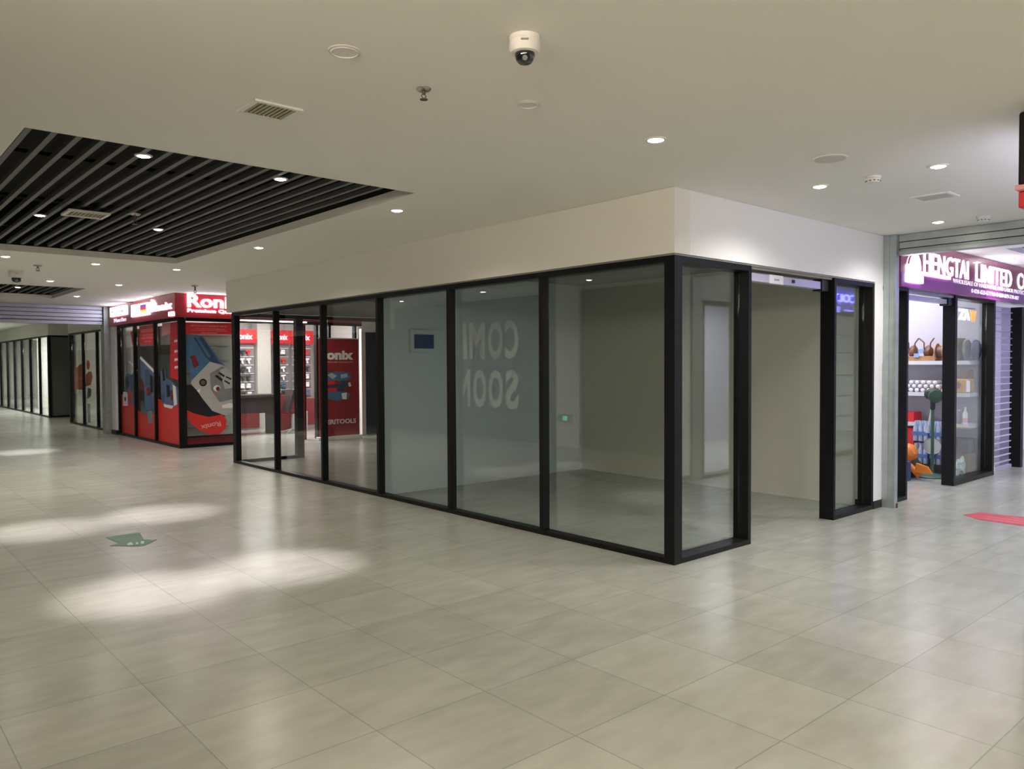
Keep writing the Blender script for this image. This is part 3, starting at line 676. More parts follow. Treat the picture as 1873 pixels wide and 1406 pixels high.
MB().tube((11.66, 4.34, .95), (11.95, 4.24, 1.42), .012).done('handle', 'tan_brown', t)
MB().tube((11.66, 4.34, .95), (11.60, 4.36, .70), .012).done('lower_handle', 'silver', t)
MB().tube((11.60, 4.36, .70), (11.59, 4.365, .60), .012, .03).done('head', 'silver', t)
t = thing('window_reflection', 'small white and orange glowing letters imitating a reflection in the shop glass', 'sign', (12.0, 3.99, 2.2))  # glowing letters stand in for a reflection on the pane
text('white_letters', 'ZA', 'letterc', (11.60, 3.99, 2.17), XP, ZP, .42, .15, .012, t, .05)
text('orange_letter', 'W', 'orangeglint', (12.04, 3.99, 2.15), XP, ZP, .22, .16, .012, t, .03)
B('hanging_bar', 'operator', (11.58, 12.27, 3.995, 4.0, 2.33, 2.345), t)  # bar and wires are added to carry the reflection letters
m = MB()
for q in (11.7, 12.2): m.tube((q, 3.9975, 2.34), (q, 3.9975, 2.9), .002)
m.done('wires', 'silver', t)

# ================================================================ right edge: corner block across the side corridor
hz = thing('corner_sign', 'black hanging fascia with a red lower strip at the right picture edge', 'sign', (5.0, 1.42, 2.45))
B('black_panel', 'black', (4.99, 5.10, 1.20, 1.42, 2.571, ZC-.003), hz, bevel=.012)
B('pink_ledge', 'pinkpanel', (4.955, 5.12, 1.18, 1.425, 2.541, 2.570), hz, bevel=.006)
B('red_box', 'redpanel', (5.0, 5.12, 1.20, 1.42, 2.45, 2.540), hz, bevel=.008)
struct(B('wall_corner_block_bulkhead', 'paintw', (5.121, 8.75, 1.2, 1.40, ZB, ZC-.002)))
struct(B('wall_corner_block_left', 'paintw', (5.06, 5.12, -9, 1.18, 0, ZC-.002)))
struct(MB().box(8.35, 8.75, 1.2, 1.40, .085, ZB-.001).done('wall_corner_block_end', 'paintw'))
t = thing('lit_fascia_or_fill', 'white lit lightbox on the bulkhead of the corner shop, outside the photo', 'sign', (5.5, 1.41, 2.6))
B('lightbox', 'lavender', (5.4, 7.9, 1.401, 1.43, 2.54, 2.74), t)
cs = thing('glass_storefront', 'black framed storefront of the corner shop facing the side corridor, outside the photo', 'storefront', (5.12, 1.35, 0))
B('bottom_rail', 'black', (5.18, 8.34, 1.25, 1.40, 0, .045), cs); B('top_rail', 'black', (5.18, 8.34, 1.25, 1.40, ZF-.05, ZF), cs)
for x in (5.18, 6.2, 7.27, 8.29): B('mullion', 'black', (x, x+.05, 1.25, 1.40, .046, ZF-.051), cs)
for x in (5.231, 6.251, 7.321): B('glass_pane', 'glass', (x, x+.968 if x < 6 else x+(1.018 if x < 7 else .967), 1.30, 1.31, .046, ZF-.051), cs)
g2 = thing('shutter_guide_post', 'galvanised guide post of the opposite wall end, outside the photo', 'post', (8.8, 1.4, 0))
B('channel', 'galv', (8.78, 9.0, 1.2, 1.42, 0, 2.75), g2)
es = thing('glass_storefront', 'black framed storefront with blue neon lettering, outside the photo', 'storefront', (9.05, 1.3, 0))
B('bottom_rail', 'black', (9.02, 14.4, 1.25, 1.40, 0, .045), es); B('top_rail', 'black', (9.02, 14.4, 1.25, 1.40, ZF-.05, ZF), es)
for x in (9.02, 9.9, 10.2, 11.6, 14.1): B('mullion', 'black', (x, x+.06, 1.25, 1.40, .046, ZF-.051), es)
B('glass_pane', 'glass', (11.661, 14.099, 1.30, 1.31, .046, ZF-.051), es)
struct(B('wall_end_shop_bulkhead', 'paintw', (9.01, 14.5, 1.2, 1.40, ZB, ZC-.002)))
cr_ = thing('closed_grille_shutter', 'pale slatted shutter of the shop opposite, seen mirrored in the corner return panel', 'roller shutter', (9.6, 1.36, 0))
mg = MB()
for i_ in range(24): mg.box(10.27, 11.59, 1.425, 1.44, .06+i_*.098, .10+i_*.098)
mg.done('slats', 'shelfwhite', cr_); B('backing', 'displaygrey', (10.27, 11.59, 1.403, 1.42, 0, 2.39), cr_)
B('lit_strip', 'letterc', (10.27, 10.68, 1.4205, 1.43, 2.10, 2.18), cr_)
nb = thing('neon_window_sign', 'blue neon COLTE lettering, seen mirrored in the narrow glass panel right of the doorway', 'sign', (13.2, 1.41, 2.6))
text('neon_letters', 'COLTE', 'blueneon', (13.56, 1.405, 2.625), XN, ZP, 1.0, .13, .012, nb, .0)
B('neon_bar', 'bluedim', (13.13, 13.55, 1.402, 1.412, 2.475, 2.495), nb)
text('small_neon', 'SB', 'bluedim', (12.98, 1.402, 2.44), XN, ZP, .17, .10, .01, nb, .0)
t = thing('neon_window_sign', 'blue neon letter S, seen mirrored in the pane left of the hardware shop doorway', 'sign', (14.0, 1.41, 2.4))
text('neon_letter', 'S', 'blueneon', (15.25, 1.405, 2.40), XN, ZP, .12, .16, .012, t, .01)
# shelving of the end shop (seen mirrored in the narrow glass panel)
es2 = thing('display_shelving', 'white display shelving of the neon shop, seen mirrored in the narrow glass panel', 'shelf', (12.9, .9, 0))
for k, z in enumerate((2.06, 1.75, 1.35, .98, .62)):
    B('shelf', 'shelfwhite', (11.8, 14.0, .75, 1.15, z, z+.03), es2)
for x in (11.8, 12.9, 13.97): B('upright', 'shelfwhite', (x, x+.03, .72, .75, 0, 2.2), es2)
for k, (x, z, h, mt) in enumerate(((13.5, 1.381, .20, 'displaywhite'), (13.25, 1.381, .16, 'silver'), (13.0, 1.011, .22, 'displaywhite'), (13.4, 1.011, .18, 'displaygrey'), (13.2, .651, .25, 'displaygrey'), (13.5, .651, .2, 'silver'), (13.3, 1.781, .22, 'displaywhite'), (12.95, 1.381, .2, 'displaygrey'))):
    tag(B('packaged_box', mt, (x-.08, x+.08, .82, .98, z, z+h)), 'pale packaged box on the shelving of the neon shop across the corridor', 'box', 'boxes on the neon shop shelving')
struct(B('wall_end_shop_back', 'shelfgrey', (5.13, 16.4, -1.7, -1.6, 0, 2.9)))
struct(B('wall_end_shop_party', 'paintw', (8.9, 9.0, -1.6, 1.19, 0, 2.9)))
# far end wall of the right corridor
struct(B('wall_right_far', 'paintw', (18, 18.1, -1.6, 8, 0, ZC-.002)))

# red floor sticker
rd = [(8.717, 2.739), (8.95, 2.89), (9.16, 2.93), (9.26, 2.52), (9.20, 2.05), (8.62, 2.05), (8.70, 2.39), (8.78, 2.62)]
t = thing('floor_sticker', 'long red floor sticker with dark edge at the right picture edge', 'floor sticker', (8.9, 2.5, 0))
rd = [(8.88, 2.985), (9.15, 2.925), (9.17, 2.70), (9.22, 2.50), (9.24, 2.0), (8.67, 2.0), (8.71, 2.39), (8.72, 2.62), (8.74, 2.80), (8.82, 2.90)]
MB().prism(rd, (0, 0, .0005), XP, YP, .0025).done('sticker_sheet', 'red_decal', t)
MB().box(8.80, 8.84, 2.1, 2.75, .0031, .004).box(8.92, 8.97, 2.05, 2.80, .0031, .004).box(9.04, 9.09, 2.05, 2.6, .0031, .004).done('printed_lines', 'reddecallight', t)
# green arrow floor sticker
t = thing('floor_sticker', 'green arrow shaped floor sticker with faded white figure', 'floor sticker', (2.05, 7.7, 0))
MB().prism([(1.935, 7.945), (2.21, 7.96), (2.235, 7.93), (2.172, 7.60), (2.262, 7.515), (2.105, 7.345), (2.06, 7.35), (1.872, 7.545), (1.965, 7.60)], (0, 0, .0005), XP, YP, .0025).done('arrow_sheet', 'green_decal', t)
def sp(poly, m_, nm='printed_mark'): MB().prism(poly, (0, 0, .0031), XP, YP, .001).done(nm, m_, t)
sp([(2.03, 7.55), (2.055, 7.56), (2.04, 7.44), (1.995, 7.45), (2.0, 7.49)], 'decalwhite'); sp([(2.085, 7.52), (2.10, 7.52), (2.075, 7.43), (2.06, 7.45)], 'decalwhite'); sp([(2.13, 7.54), (2.155, 7.53), (2.12, 7.42), (2.10, 7.44)], 'decalwhite')
text('printed_words', 'EXIT', 'decalfaint', (1.99, 7.83, .0031), XP, YP, .18, .05, .001, t)

# ================================================================ left: red tool shop
RX = 5.10
struct(B('wall_tool_shop_bulkhead', 'paint', (RX+.03, 9.1, 15.47, 15.60, 2.50, ZC-.002)))
fs = thing('shop_sign', 'red corner fascia with glowing white Ronix lettering', 'sign', (5.02, 15.38, 2.5))
MB().box(5.02, 5.125, 15.37, 19.95, 2.515, ZC-.003).box(5.125, 9.05, 15.37, 15.465, 2.515, ZC-.003).done('fascia', 'red', fs)
text('lit_lettering', 'Ronix', 'letter', (5.25, 15.367, 2.715), XP, ZP, 1.05, .245, .03, fs, .02, 1.02)
text('lit_lettering', 'Premium Quality', 'letter', (5.25, 15.367, 2.60), XP, ZP, 1.05, .085, .02, fs, .015, 1.05)
B('lit_panel', 'letter', (4.99, 5.018, 18.52, 19.72, 2.72, 2.93), fs)
text('panel_lettering', 'Ronix', 'redvinyl', (4.989, 19.62, 2.77), YN, ZP, 1.0, .11, .003, fs)
text('white_lettering', 'NeurSan', 'letterdim', (5.018, 19.5, 2.58), YN, ZP, .95, .09, .01, fs, .03)
B('lit_panel', 'letter', (4.99, 5.018, 16.93, 18.07, 2.64, 2.89), fs)
B('flag_band', 'flagblack', (4.984, 4.989, 17.02, 17.42, 2.81, 2.86), fs); B('flag_band', 'flagred', (4.984, 4.989, 17.02, 17.42, 2.75, 2.81), fs); B('flag_band', 'flaggold', (4.984, 4.989, 17.02, 17.42, 2.69, 2.75), fs)
B('panel_line', 'operator', (4.984, 4.989, 17.5, 18.0, 2.745, 2.755), fs)
text('lit_lettering', 'Ronix', 'letter', (5.018, 16.75, 2.68), YN, ZP, 1.22, .15, .01, fs, .03)
MB().prism([(0, 0), (.18, .02), (.22, .10), (.06, .19), (0, .12)], (5.018, 16.76, 2.74), YN, ZP, .03).done('lit_flame', 'letter', fs)
B('lit_panel', 'letter', (4.99, 5.018, 15.42, 15.66, 2.545, 2.62), fs)

rs_ = thing('glass_storefront', 'black framed corner shopfront of the red tool shop covered in tool graphics', 'storefront', (RX, 15.45, 0))
zr = 2.515
B('bottom_rail', 'black', (RX, RX+.12, 15.45, 19.62, 0, .05), rs_); B('top_rail', 'black', (RX, RX+.12, 15.45, 19.62, zr-.05, zr), rs_)
tag(B('corner_post', 'black', (RX, RX+.14, 15.45, 15.50, .05, zr-.05), rs_), 'thick corner post')
for y in (19.62, 18.38, 16.98): B('mullion', 'black', (RX, RX+.075, y-.07, y, .051, zr-.051), rs_)
for a, b_ in ((18.381, 19.549), (16.981, 18.309), (15.501, 16.909)): B('glass_pane', 'glass', (RX+.06, RX+.07, a, b_, .051, zr-.051), rs_)
B('bottom_rail', 'black', (RX+.141, 6.30, 15.45, 15.57, 0, .06), rs_); B('top_rail', 'black', (RX+.141, 9.1, 15.45, 15.57, zr-.06, zr), rs_)
B('kick_panel', 'darkred', (RX+.141, 6.24, 15.50, 15.51, .062, .20), rs_)
B('mid_rail', 'black', (RX+.141, 6.24, 15.46, 15.55, .201, .22), rs_)
B('glass_pane', 'glass', (RX+.141, 6.239, 15.505, 15.515, .221, zr-.061), rs_)
B('end_post', 'black', (6.24, 6.30, 15.45, 15.57, .061, zr-.061), rs_)
for x in (7.68, 7.98, 8.28): B('mullion', 'black', (x, x+.05, 15.45, 15.57, 0, zr-.061), rs_)
tag(B('end_post', 'redpanel', (7.60, 7.679, 15.44, 15.58, 0, zr-.061), rs_), 'red entrance post')
B('mullion', 'black', (8.92, 8.97, 15.45, 15.57, 0, zr-.061), rs_)
B('glass_pane', 'glass', (8.331, 8.919, 15.50, 15.51, .0, zr-.061), rs_)
# the printed window graphics, built into the panes they are stuck on
PY = 15.5035
def gr(pts, m_, k, nm='window_graphic'):
    return MB().prism(pts, (0, PY-.0015*k, 0), XP, ZP, .0012).done(nm, m_, rs_)
clip = lambda pts: [(min(max(x, 5.243), 6.238), z) for x, z in pts]
gr(clip([(5.243, 2.42), (6.238, 2.448), (6.238, 2.212), (5.243, 2.205)]), 'redpanel', 1)
text('window_lettering', 'VERI TOOLS AND EQUIPMENT LIMITED', 'printpink', (5.34, PY-.0033, 2.345), XP, ZP, .72, .04, .001, rs_, .01)
text('window_lettering', 'Tel 0712 345 678 Email sales@veritools', 'printpink', (5.42, PY-.0033, 2.30), XP, ZP, .6, .022, .001, rs_)
text('window_lettering', 'Your trusted power tools and hardware partner', 'printpink', (5.36, PY-.0033, 2.268), XP, ZP, .7, .022, .001, rs_)
text('window_lettering', 'www.veritools.com', 'printpink', (5.56, PY-.0033, 2.225), XP, ZP, .3, .022, .001, rs_)
gr(clip([(5.243, 1.224), (5.332, 1.222), (5.461, 1.098), (5.554, .949), (5.744, .697), (6.015, .586), (5.915, .554), (5.669, .559), (5.382, .653), (5.243, .745)]), 'blackm', 1)
gr(clip([(5.243, .740), (5.383, .665), (5.669, .578), (5.94, .615), (6.026, .511), (6.011, .338), (5.885, .235), (5.737, .225), (5.496, .319), (5.309, .5), (5.243, .62)]), 'redvinyl', 2)
gr(clip([(5.243, 2.193), (5.573, 2.164), (5.679, 2.02), (6.004, 1.579), (5.708, 1.531), (5.735, 1.678), (5.369, 1.317), (5.301, 1.487), (5.243, 1.679)]), 'bluetool', 1)
gr([(5.405, 2.137), (5.572, 2.152), (5.738, 1.898), (5.918, 1.628), (5.807, 1.604), (5.639, 1.751)], 'darkblue', 2)
gr([(5.44, 2.14), (5.50, 2.145), (5.73, 1.76), (5.68, 1.74)], 'bluetool', 3)
gr([(5.329, 1.775), (5.424, 1.799), (5.504, 1.606), (5.408, 1.534)], 'darkred', 3)
gr(clip([(5.369, 1.317), (5.71, 1.666), (5.955, 1.604), (6.238, 1.40), (6.238, .70), (6.142, .655), (6.015, .586), (5.744, .697), (5.554, .949), (5.461, 1.098), (5.333, 1.258)]), 'toolgrey', 3)
gr(clip([(5.707, 1.434), (5.955, 1.579), (6.238, 1.40), (6.238, .93), (5.894, .864), (5.726, 1.115)]), 'tooldark', 4)
gr(clip([(5.90, 1.50), (6.02, 1.545), (6.238, 1.38), (6.238, 1.16), (6.0, 1.12)]), 'toolgrey', 5)
for q in ([(5.804, 1.383), (5.841, 1.407), (5.963, 1.319), (5.938, 1.27)], [(5.866, 1.444), (5.903, 1.461), (6.002, 1.393), (5.981, 1.356)], [(5.98, 1.282), (6.0, 1.301), (6.105, 1.242), (6.094, 1.205)], [(6.014, 1.356), (6.031, 1.38), (6.139, 1.329), (6.126, 1.299)]): gr(q, 'blackm', 6)
gr([(5.571+.075*math.cos(a*PI/8), 1.26+.075*math.sin(a*PI/8)) for a in range(16)], 'blackm', 4); gr([(5.571+.045*math.cos(a*PI/8), 1.26+.045*math.sin(a*PI/8)) for a in range(16)], 'tan_brown', 5)
gr([(5.84+.07*math.cos(a*PI/8), 1.14+.06*math.sin(a*PI/8)) for a in range(16)], 'printwhite', 6); gr([(5.86+.04*math.cos(a*PI/8), 1.13+.045*math.sin(a*PI/8)) for a in range(16)], 'darkred', 7)
gr(clip([(5.93, .80), (6.10, .84), (6.238, .80), (6.238, .74), (5.95, .74)]), 'printwhite', 5)
gr([(5.45, 1.10), (5.52, 1.15), (5.50, 1.06)], 'printwhite', 4)
text('window_lettering', 'Ronix', 'printpink', (5.90, PY-.006, .49), (-.985, 0, -.17), (.17, 0, -.985), .40, .10, .001, rs_, .03)
# front panes: red lower film, tools, posters
FX = RX+.058
def gf(pts, m_, k, nm='window_graphic'):
    return MB().prism([(-y, z) for y, z in pts], (FX-.0015*k, 0, 0), YN, ZP, .0012).done(nm, m_, rs_)
gf([(19.549, .051), (19.549, .93), (18.9, .93), (18.381, .78), (18.381, .051)], 'redvinyl', 1)
gf([(18.309, .051), (18.309, .61), (17.6, .50), (16.981, .64), (16.981, .051)], 'redvinyl', 1)
gf([(16.909, .051), (16.909, .92), (16.2, .80), (15.501, .95), (15.501, .051)], 'redvinyl', 1)
gf([(19.26, 1.34), (19.1, 1.43), (18.7, 1.40), (18.401, 1.52), (18.40, .85), (18.7, .70), (19.24, .93)], 'purplegrey', 2)
gf([(19.41, .944), (19.36, 1.0), (19.10, 1.0), (19.05, .954), (19.043, .686), (19.43, .672)], 'printwhite', 3)
gf([(19.30, .88), (19.17, .88), (19.17, .79), (19.30, .79)], 'printblue', 4)
gf([(18.9, 1.72), (18.3, 1.50), (18.3, 1.47), (18.92, 1.69)], 'printwhite', 2)
gf([(18.75, 2.35), (18.39, 2.40), (18.39, 2.10), (18.6, 2.05)], 'redvinyl', 2)
gf([(18.094, 2.45), (16.99, 2.45), (16.99, 2.033), (18.094, 2.058)], 'redpanel', 2)
for k, (z, w, h) in enumerate(((2.30, 1.0, .07), (2.22, .8, .045), (2.16, .9, .045), (2.09, .4, .035))):
    text('window_lettering', ('VERITOOLS', 'POWER TOOLS SHOP', 'GENERATORS PUMPS DRILLS', 'WELCOME')[k], 'printpink', (FX-.0045, 17.5+w/2, z), YN, ZP, w, h, .001, rs_)
gf([(18.064, 1.748), (17.549, 1.586), (17.12, 1.431), (17.14, .70), (17.776, .627), (17.83, 1.213), (18.086, 1.37)], 'purplegrey', 2)
gf([(18.03, 1.80), (17.10, 1.50), (17.15, 1.45), (18.08, 1.75)], 'printwhite', 3)
gf([(17.804, .906), (17.70, 1.0), (17.42, 1.0), (17.333, .92), (17.305, .673), (17.775, .654)], 'bluetool', 4)
gf([(18.05, 1.3), (17.85, 1.25), (17.85, 1.05), (18.05, 1.1)], 'darkred', 3)
gf([(16.72, 1.484), (16.496, 1.51), (16.351, 1.336), (15.98, 1.266), (15.659, 1.151), (15.674, .837), (16.08, .748), (16.611, .803), (16.72, 1.077)], 'purplegrey', 2)
gf([(16.50, 1.30), (16.2, 1.28), (15.95, 1.12), (15.95, .90), (16.35, .90)], 'bluetool', 3)
gf([(15.98, 1.22), (15.80, 1.18), (15.74, .84), (15.92, .80)], 'printwhite', 4)
gf([(16.55, .82), (15.95, .80), (16.05, .74), (16.50, .76)], 'printwhite', 4)
gf([(16.61, 1.50), (16.5, 1.56), (16.42, 1.30), (16.55, 1.28)], 'blackm', 4)
gf([(16.068, 2.443), (15.502, 2.45), (15.502, 1.297), (16.123, 1.363)], 'redpanel', 2)
gf([(16.563, 2.45), (16.07, 2.45), (16.08, 2.22), (16.577, 2.188)], 'printpink', 2)
for q, m_, k in (([(19.2, 1.30), (19.0, 1.38), (18.9, 1.15), (19.12, 1.05)], 'blackm', 3), ([(18.85, 1.36), (18.6, 1.40), (18.5, 1.1), (18.75, 1.0)], 'printblue', 3), ([(18.95, 1.05), (18.7, 1.0), (18.75, .80), (19.0, .88)], 'redvinyl', 4),
        ([(17.75, 1.5), (17.5, 1.52), (17.42, 1.2), (17.70, 1.15)], 'printblue', 4), ([(17.42, 1.42), (17.2, 1.36), (17.2, 1.05), (17.38, 1.0)], 'blackm', 4), ([(17.65, 1.12), (17.45, 1.15), (17.4, .98), (17.6, .95)], 'darkred', 5), ([(17.62, .62), (17.3, .66), (17.25, .40), (17.6, .36)], 'tooldark', 2),
        ([(16.35, 1.22), (16.15, 1.20), (16.12, .98), (16.33, .96)], 'blackm', 4), ([(16.1, 1.12), (15.98, 1.10), (15.98, .92), (16.1, .90)], 'darkred', 4), ([(16.7, 1.0), (16.5, 1.05), (16.45, .86), (16.66, .84)], 'printblue', 4)):
    gf(q, m_, k)
for z in (2.06, 1.86, 1.70, 1.55): gf([(15.85, z+.03), (15.66, z+.04), (15.62, z), (15.85, z-.02)], 'printwhite', 3)
# interior of the tool shop
t = thing('display_partition', 'grey panelled display partition behind the front panes of the red tool shop', 'partition', (5.5, 17.5, 0))
B('panel', 'partgrey', (5.50, 5.55, 16.0, 19.5, 0, 2.45), t)
for y in (16.7, 17.4, 18.1, 18.8): B('seam', 'tooldark', (5.494, 5.499, y, y+.02, 0, 2.45), t)
t = thing('display_cabinet', 'pale green backed cabinet with thin shelf lines behind the grinder graphic', 'cabinet', (5.8, 15.9, 0))
B('back_panel', 'palegreen', (5.29, 6.31, 15.90, 15.94, 0, 2.20), t)
for z in (.35, .9, 1.42, 1.68, 1.98): B('shelf', 'tooldark', (5.32, 6.22, 15.86, 15.90, z, z+.012), t)
tag(B('header', 'displaygrey', (5.29, 6.31, 15.86, 15.94, 2.201, 2.45), t), 'grey header')
struct(B('wall_tool_shop_back', 'displaywhite', (5.3, 10.2, 19.62, 19.7, 0, 2.95)))
struct(B('wall_tool_shop_side', 'displaywhite', (10.1, 10.2, 15.6, 19.6, 0, 2.95)))
struct(B('column_white', 'beige', (8.15, 8.50, 18.9, 19.25, 0, 2.95))); bpy.data.objects['column_white'].name = 'wall_column'
lg = thing('led_batten', 'bright white LED batten under the fascia over the tool shop entrance', 'light', (6.3, 15.43, 2.49))
B('tube', 'ledstrip', (6.31, 7.75, 15.425, 15.44, 2.488, 2.508), lg)
B('housing', 'white', (6.30, 7.76, 15.4405, 15.449, 2.486, 2.513), lg)
CN = {'fan_dark': 'black', 'displaywhite': 'white', 'redvinyl': 'red', 'bluetool': 'blue', 'printwhite': 'pale'}
ORD = ['leftmost', 'second', 'third', 'fourth', 'fifth']
RW = ['lowest', 'second lowest', 'third lowest', 'third highest', 'second highest', 'top']
def rack(x0, x1, y, label, seed, wh):
    t = thing('display_rack', label, 'display rack', ((x0+x1)/2, y, 0), 'tool display racks in the red shop')
    B('back_panel', 'rackgrey', (x0, x1, y, y+.04, .75, 2.12), t)
    tag(B('header_board', 'redpanel', (x0-.04, x1+.04, y-.10, y+.03, 2.13, 2.48), t, bevel=.02), 'red header board')
    text('header_lettering', 'Ronix', 'letterdim', (x0+.03, y-.101, 2.23), XP, ZP, x1-x0-.1, .15, .004, t, .03)
    B('lower_cabinet', 'darkred', (x0, x1, y-.28, y+.04, .05, .72), t)
    B('plinth', 'displaygrey', (x0+.01, x1-.01, y-.25, y+.03, 0, .05), t)
    rnd = random.Random(seed)
    for r_ in range(6):
        z = .84 + r_*.21
        B('peg_rail', 'displaywhite', (x0+.01, x1-.01, y-.02, y-.001, z+.12, z+.132), t)
        x = x0+.09; cn_ = -1
        while x < x1-.07:
            mt = rnd.choice(['fan_dark', 'displaywhite', 'redvinyl', 'displaywhite', 'bluetool', 'fan_dark', 'printwhite'])
            k = rnd.random(); m = MB()
            if k < .5:
                m.box(x-.05, x+.05, y-.09, y-.025, z-.02, z+.045); m.tube((x-.03, y-.05, z+.07), (x+.06, y-.05, z+.07), .022, n=10)
            else:
                m.tube((x-.055, y-.06, z+.05), (x+.055, y-.06, z+.065), .030, .022, n=12); m.prism([(-.02, 0), (.02, 0), (.035, -.09), (-.005, -.09)], (x, y-.045, z+.04), XP, ZP, .03)
            cn_ += 1; o = m.done('hanging_tool', mt); tag(o, '%s %s, %s in %s row of %s tool rack' % (CN[mt], 'boxed drill' if k < .5 else 'bare drill', ORD[cn_], RW[r_], wh), 'tool', 'power tools on the racks'); x += .135 + rnd.random()*.03
rack(7.50, 8.06, 18.9, 'tool display rack under a red header, left of the white column', 1, 'left')
rack(8.56, 8.98, 18.9, 'tool display rack under a red header, right of the white column', 2, 'middle')
rack(9.06, 9.60, 18.9, 'tool display rack under a red header, rightmost beside the entrance post', 3, 'right')
dk = thing('counter_desk', 'dark sales counter desk in the red tool shop', 'desk', (7.4, 17.6, 0))
B('desk_top', 'brown_dark', (6.9, 7.95, 17.15, 17.75, .86, .92), dk, bevel=.005)
B('front_panel', 'brown_dark', (6.95, 7.85, 17.2, 17.24, .5, .86), dk)
for x in (6.95, 7.80): B('leg', 'brown_dark', (x, x+.06, 17.2, 17.7, 0, .86), dk)
ch = thing('office_chair', 'dark office chair standing at the sales counter', 'chair', (8.0, 17.3, 0))
B('seat', 'darkred', (8.02, 8.40, 16.95, 17.3, .46, .52), ch, bevel=.015)
MB().prism([(0, 0), (.06, .0), (.22, .50), (.14, .52)], (8.02, 17.30, .50), XP, ZP, .36).done('backrest', 'brown_dark', ch)
MB().tube((8.20, 17.12, .1), (8.20, 17.12, .46), .022).done('gas_lift', 'silver', ch)
for k in range(5):
    a = 2*PI*k/5; MB().tube((8.20, 17.12, .10), (8.20+.22*math.cos(a), 17.12+.22*math.sin(a), .04), .018, .012).done('base_arm', 'silver', ch)
cb = tag(B('red_cabinet', 'darkred', (8.34, 8.9, 17.75, 18.2, 0, .86), bevel=.01), 'low dark red cabinet behind the office chair', 'cabinet')
tag(B('grey_bin', 'displaygrey', (8.46, 8.74, 17.40, 17.68, 0, .48), bevel=.01), 'grey bin on the floor in front of the red cabinet', 'bin')
# pull-up banner in the aisle
bn = thing('pull_up_banner', 'dark red pull-up banner with white ronix lettering standing in the aisle', 'banner', (8.3, 15.0, 0))
B('banner_sheet', 'bannerred', (7.80, 8.75, 15.0, 15.006, .075, 2.14), bn)
B('top_bar', 'silver', (7.79, 8.76, 14.99, 15.015, 2.14, 2.165), bn)
B('base', 'letterdim' if False else 'white', (7.75, 8.79, 14.93, 15.07, 0, .075), bn, bevel=.008)
text('banner_lettering', 'ronix', 'printwhite', (7.86, 14.999, 1.70), XP, ZP, .76, .20, .002, bn, .05)
text('banner_lettering', 'PREMIUM QUALITY', 'printpink', (7.90, 14.999, 1.63), XP, ZP, .72, .035, .002, bn)
text('banner_lettering', 'VERITOOLS', 'printwhite', (7.87, 14.999, .33), XP, ZP, .80, .10, .002, bn, .03)
def gb(pts, m_, k): MB().prism(pts, (8.2, 15.0-.0012*k, 1.0), XP, ZP, .001).done('printed_tool', m_, bn)
gb([(-.30, .32), (-.26, .43), (-.05, .45), (.20, .44), (.33, .42), (.36, .30), (.20, .24), (-.05, .26), (-.25, .24)], 'bluetool', 1)
gb([(-.22, .38), (-.10, .42), (.02, .36), (-.08, .29)], 'toolgrey', 2); gb([(.10, .38), (.26, .41), (.28, .33), (.12, .30)], 'toolgrey', 2)
gb([(-.25, .26), (-.05, .26), (.02, .0), (-.22, .0)], 'redpanel', 3); gb([(.12, .26), (.22, .25), (.16, -.04), (.02, .0)], 'darkblue', 3)
gb([(.25, .24), (.36, .22), (.34, -.02), (.22, -.02)], 'darkred', 3); gb([(-.30, .16), (.34, .20), (.34, .13), (-.30, .09)], 'darkblue', 4)
gb([(-.30, .0), (-.05, .03), (.20, .01), (.33, -.03), (.28, -.14), (.0, -.18), (-.28, -.10)], 'bluetool', 5)
gb([(.12, -.02), (.25, .0), (.24, -.15), (.14, -.14)], 'printwhite', 6)
gb([(-.29, .18), (-.22, .20), (-.22, .12), (-.28, .11)], 'printwhite', 6); gb([(.28, .20), (.33, .22), (.36, .13), (.30, .12)], 'printwhite', 6)
# white jamb and dark shutter to the right of the banner
jb = thing('white_door_frame', 'slim white frame around the closed dark shutter right of the banner', 'door frame', (9.2, 15.6, 0))
B('jamb', 'white', (9.12, 9.22, 15.50, 15.60, 0, 2.40), jb)
B('head', 'white', (9.221, 11.0, 15.50, 15.60, 2.33, 2.40), jb)
t = thing('dark_shutter', 'closed dark blue grey shutter right of the pull-up banner', 'roller shutter', (9.3, 15.62, 0))
m = MB()
m.box(9.23, 11.0, 15.64, 15.66, 0, 2.33)
for i in range(23): m.box(9.23, 11.0, 15.628, 15.6405, .01+i*.1, .094+i*.1)
m.done('shutter_curtain', 'darkshutter', t)
struct(B('wall_aisle_far', 'paint', (9.11, 13.5, 15.68, 15.8, 0, ZC-.002)))
struct(B('wall_aisle_end', 'paint', (13.4, 13.5, 12.9, 15.6, 0, ZC-.002)))
struct(B('wall_aisle_near', 'paint', (8.78, 13.4, 12.65, 12.83, 0, ZC-.002)))

# ================================================================ left: shutter over the corridor and units beyond
struct(B('wall_tool_shop_end', 'paintw', (5.06, 5.20, 19.64, 20.0, .10, 2.5)))
struct(B('baseboard_tool_shop', 'blackm', (5.05, 5.20, 19.64, 20.0, 0, .10)))
g = thing('shutter_guide_post', 'galvanised guide post left of the red tool shop', 'post', (4.95, 20.15, 0))
MB().box(4.93, 5.21, 20.02, 20.05, 0, ZC-.003).box(4.93, 4.96, 20.05, 20.30, 0, ZC-.003).box(4.96, 5.2, 20.27, 20.30, 0, 2.6).done('channel', 'galv', g)
sh = thing('roller_shutter', 'ribbed steel roller shutter rolled up across the left corridor', 'roller shutter', (2, 20.2, 2.6))
for z0, z1, dy in ((2.89, 2.972, 0), (2.80, 2.885, .01), (2.71, 2.795, .0), (2.635, 2.705, .01)):
    MB().box(-.5, 4.92, 20.10+dy, 20.25, z0+.012, z1).done('rib', 'slatsteel', sh)
B('housing', 'slatsteel', (-.5, 4.92, 20.26, 20.31, 2.6, 2.97), sh)
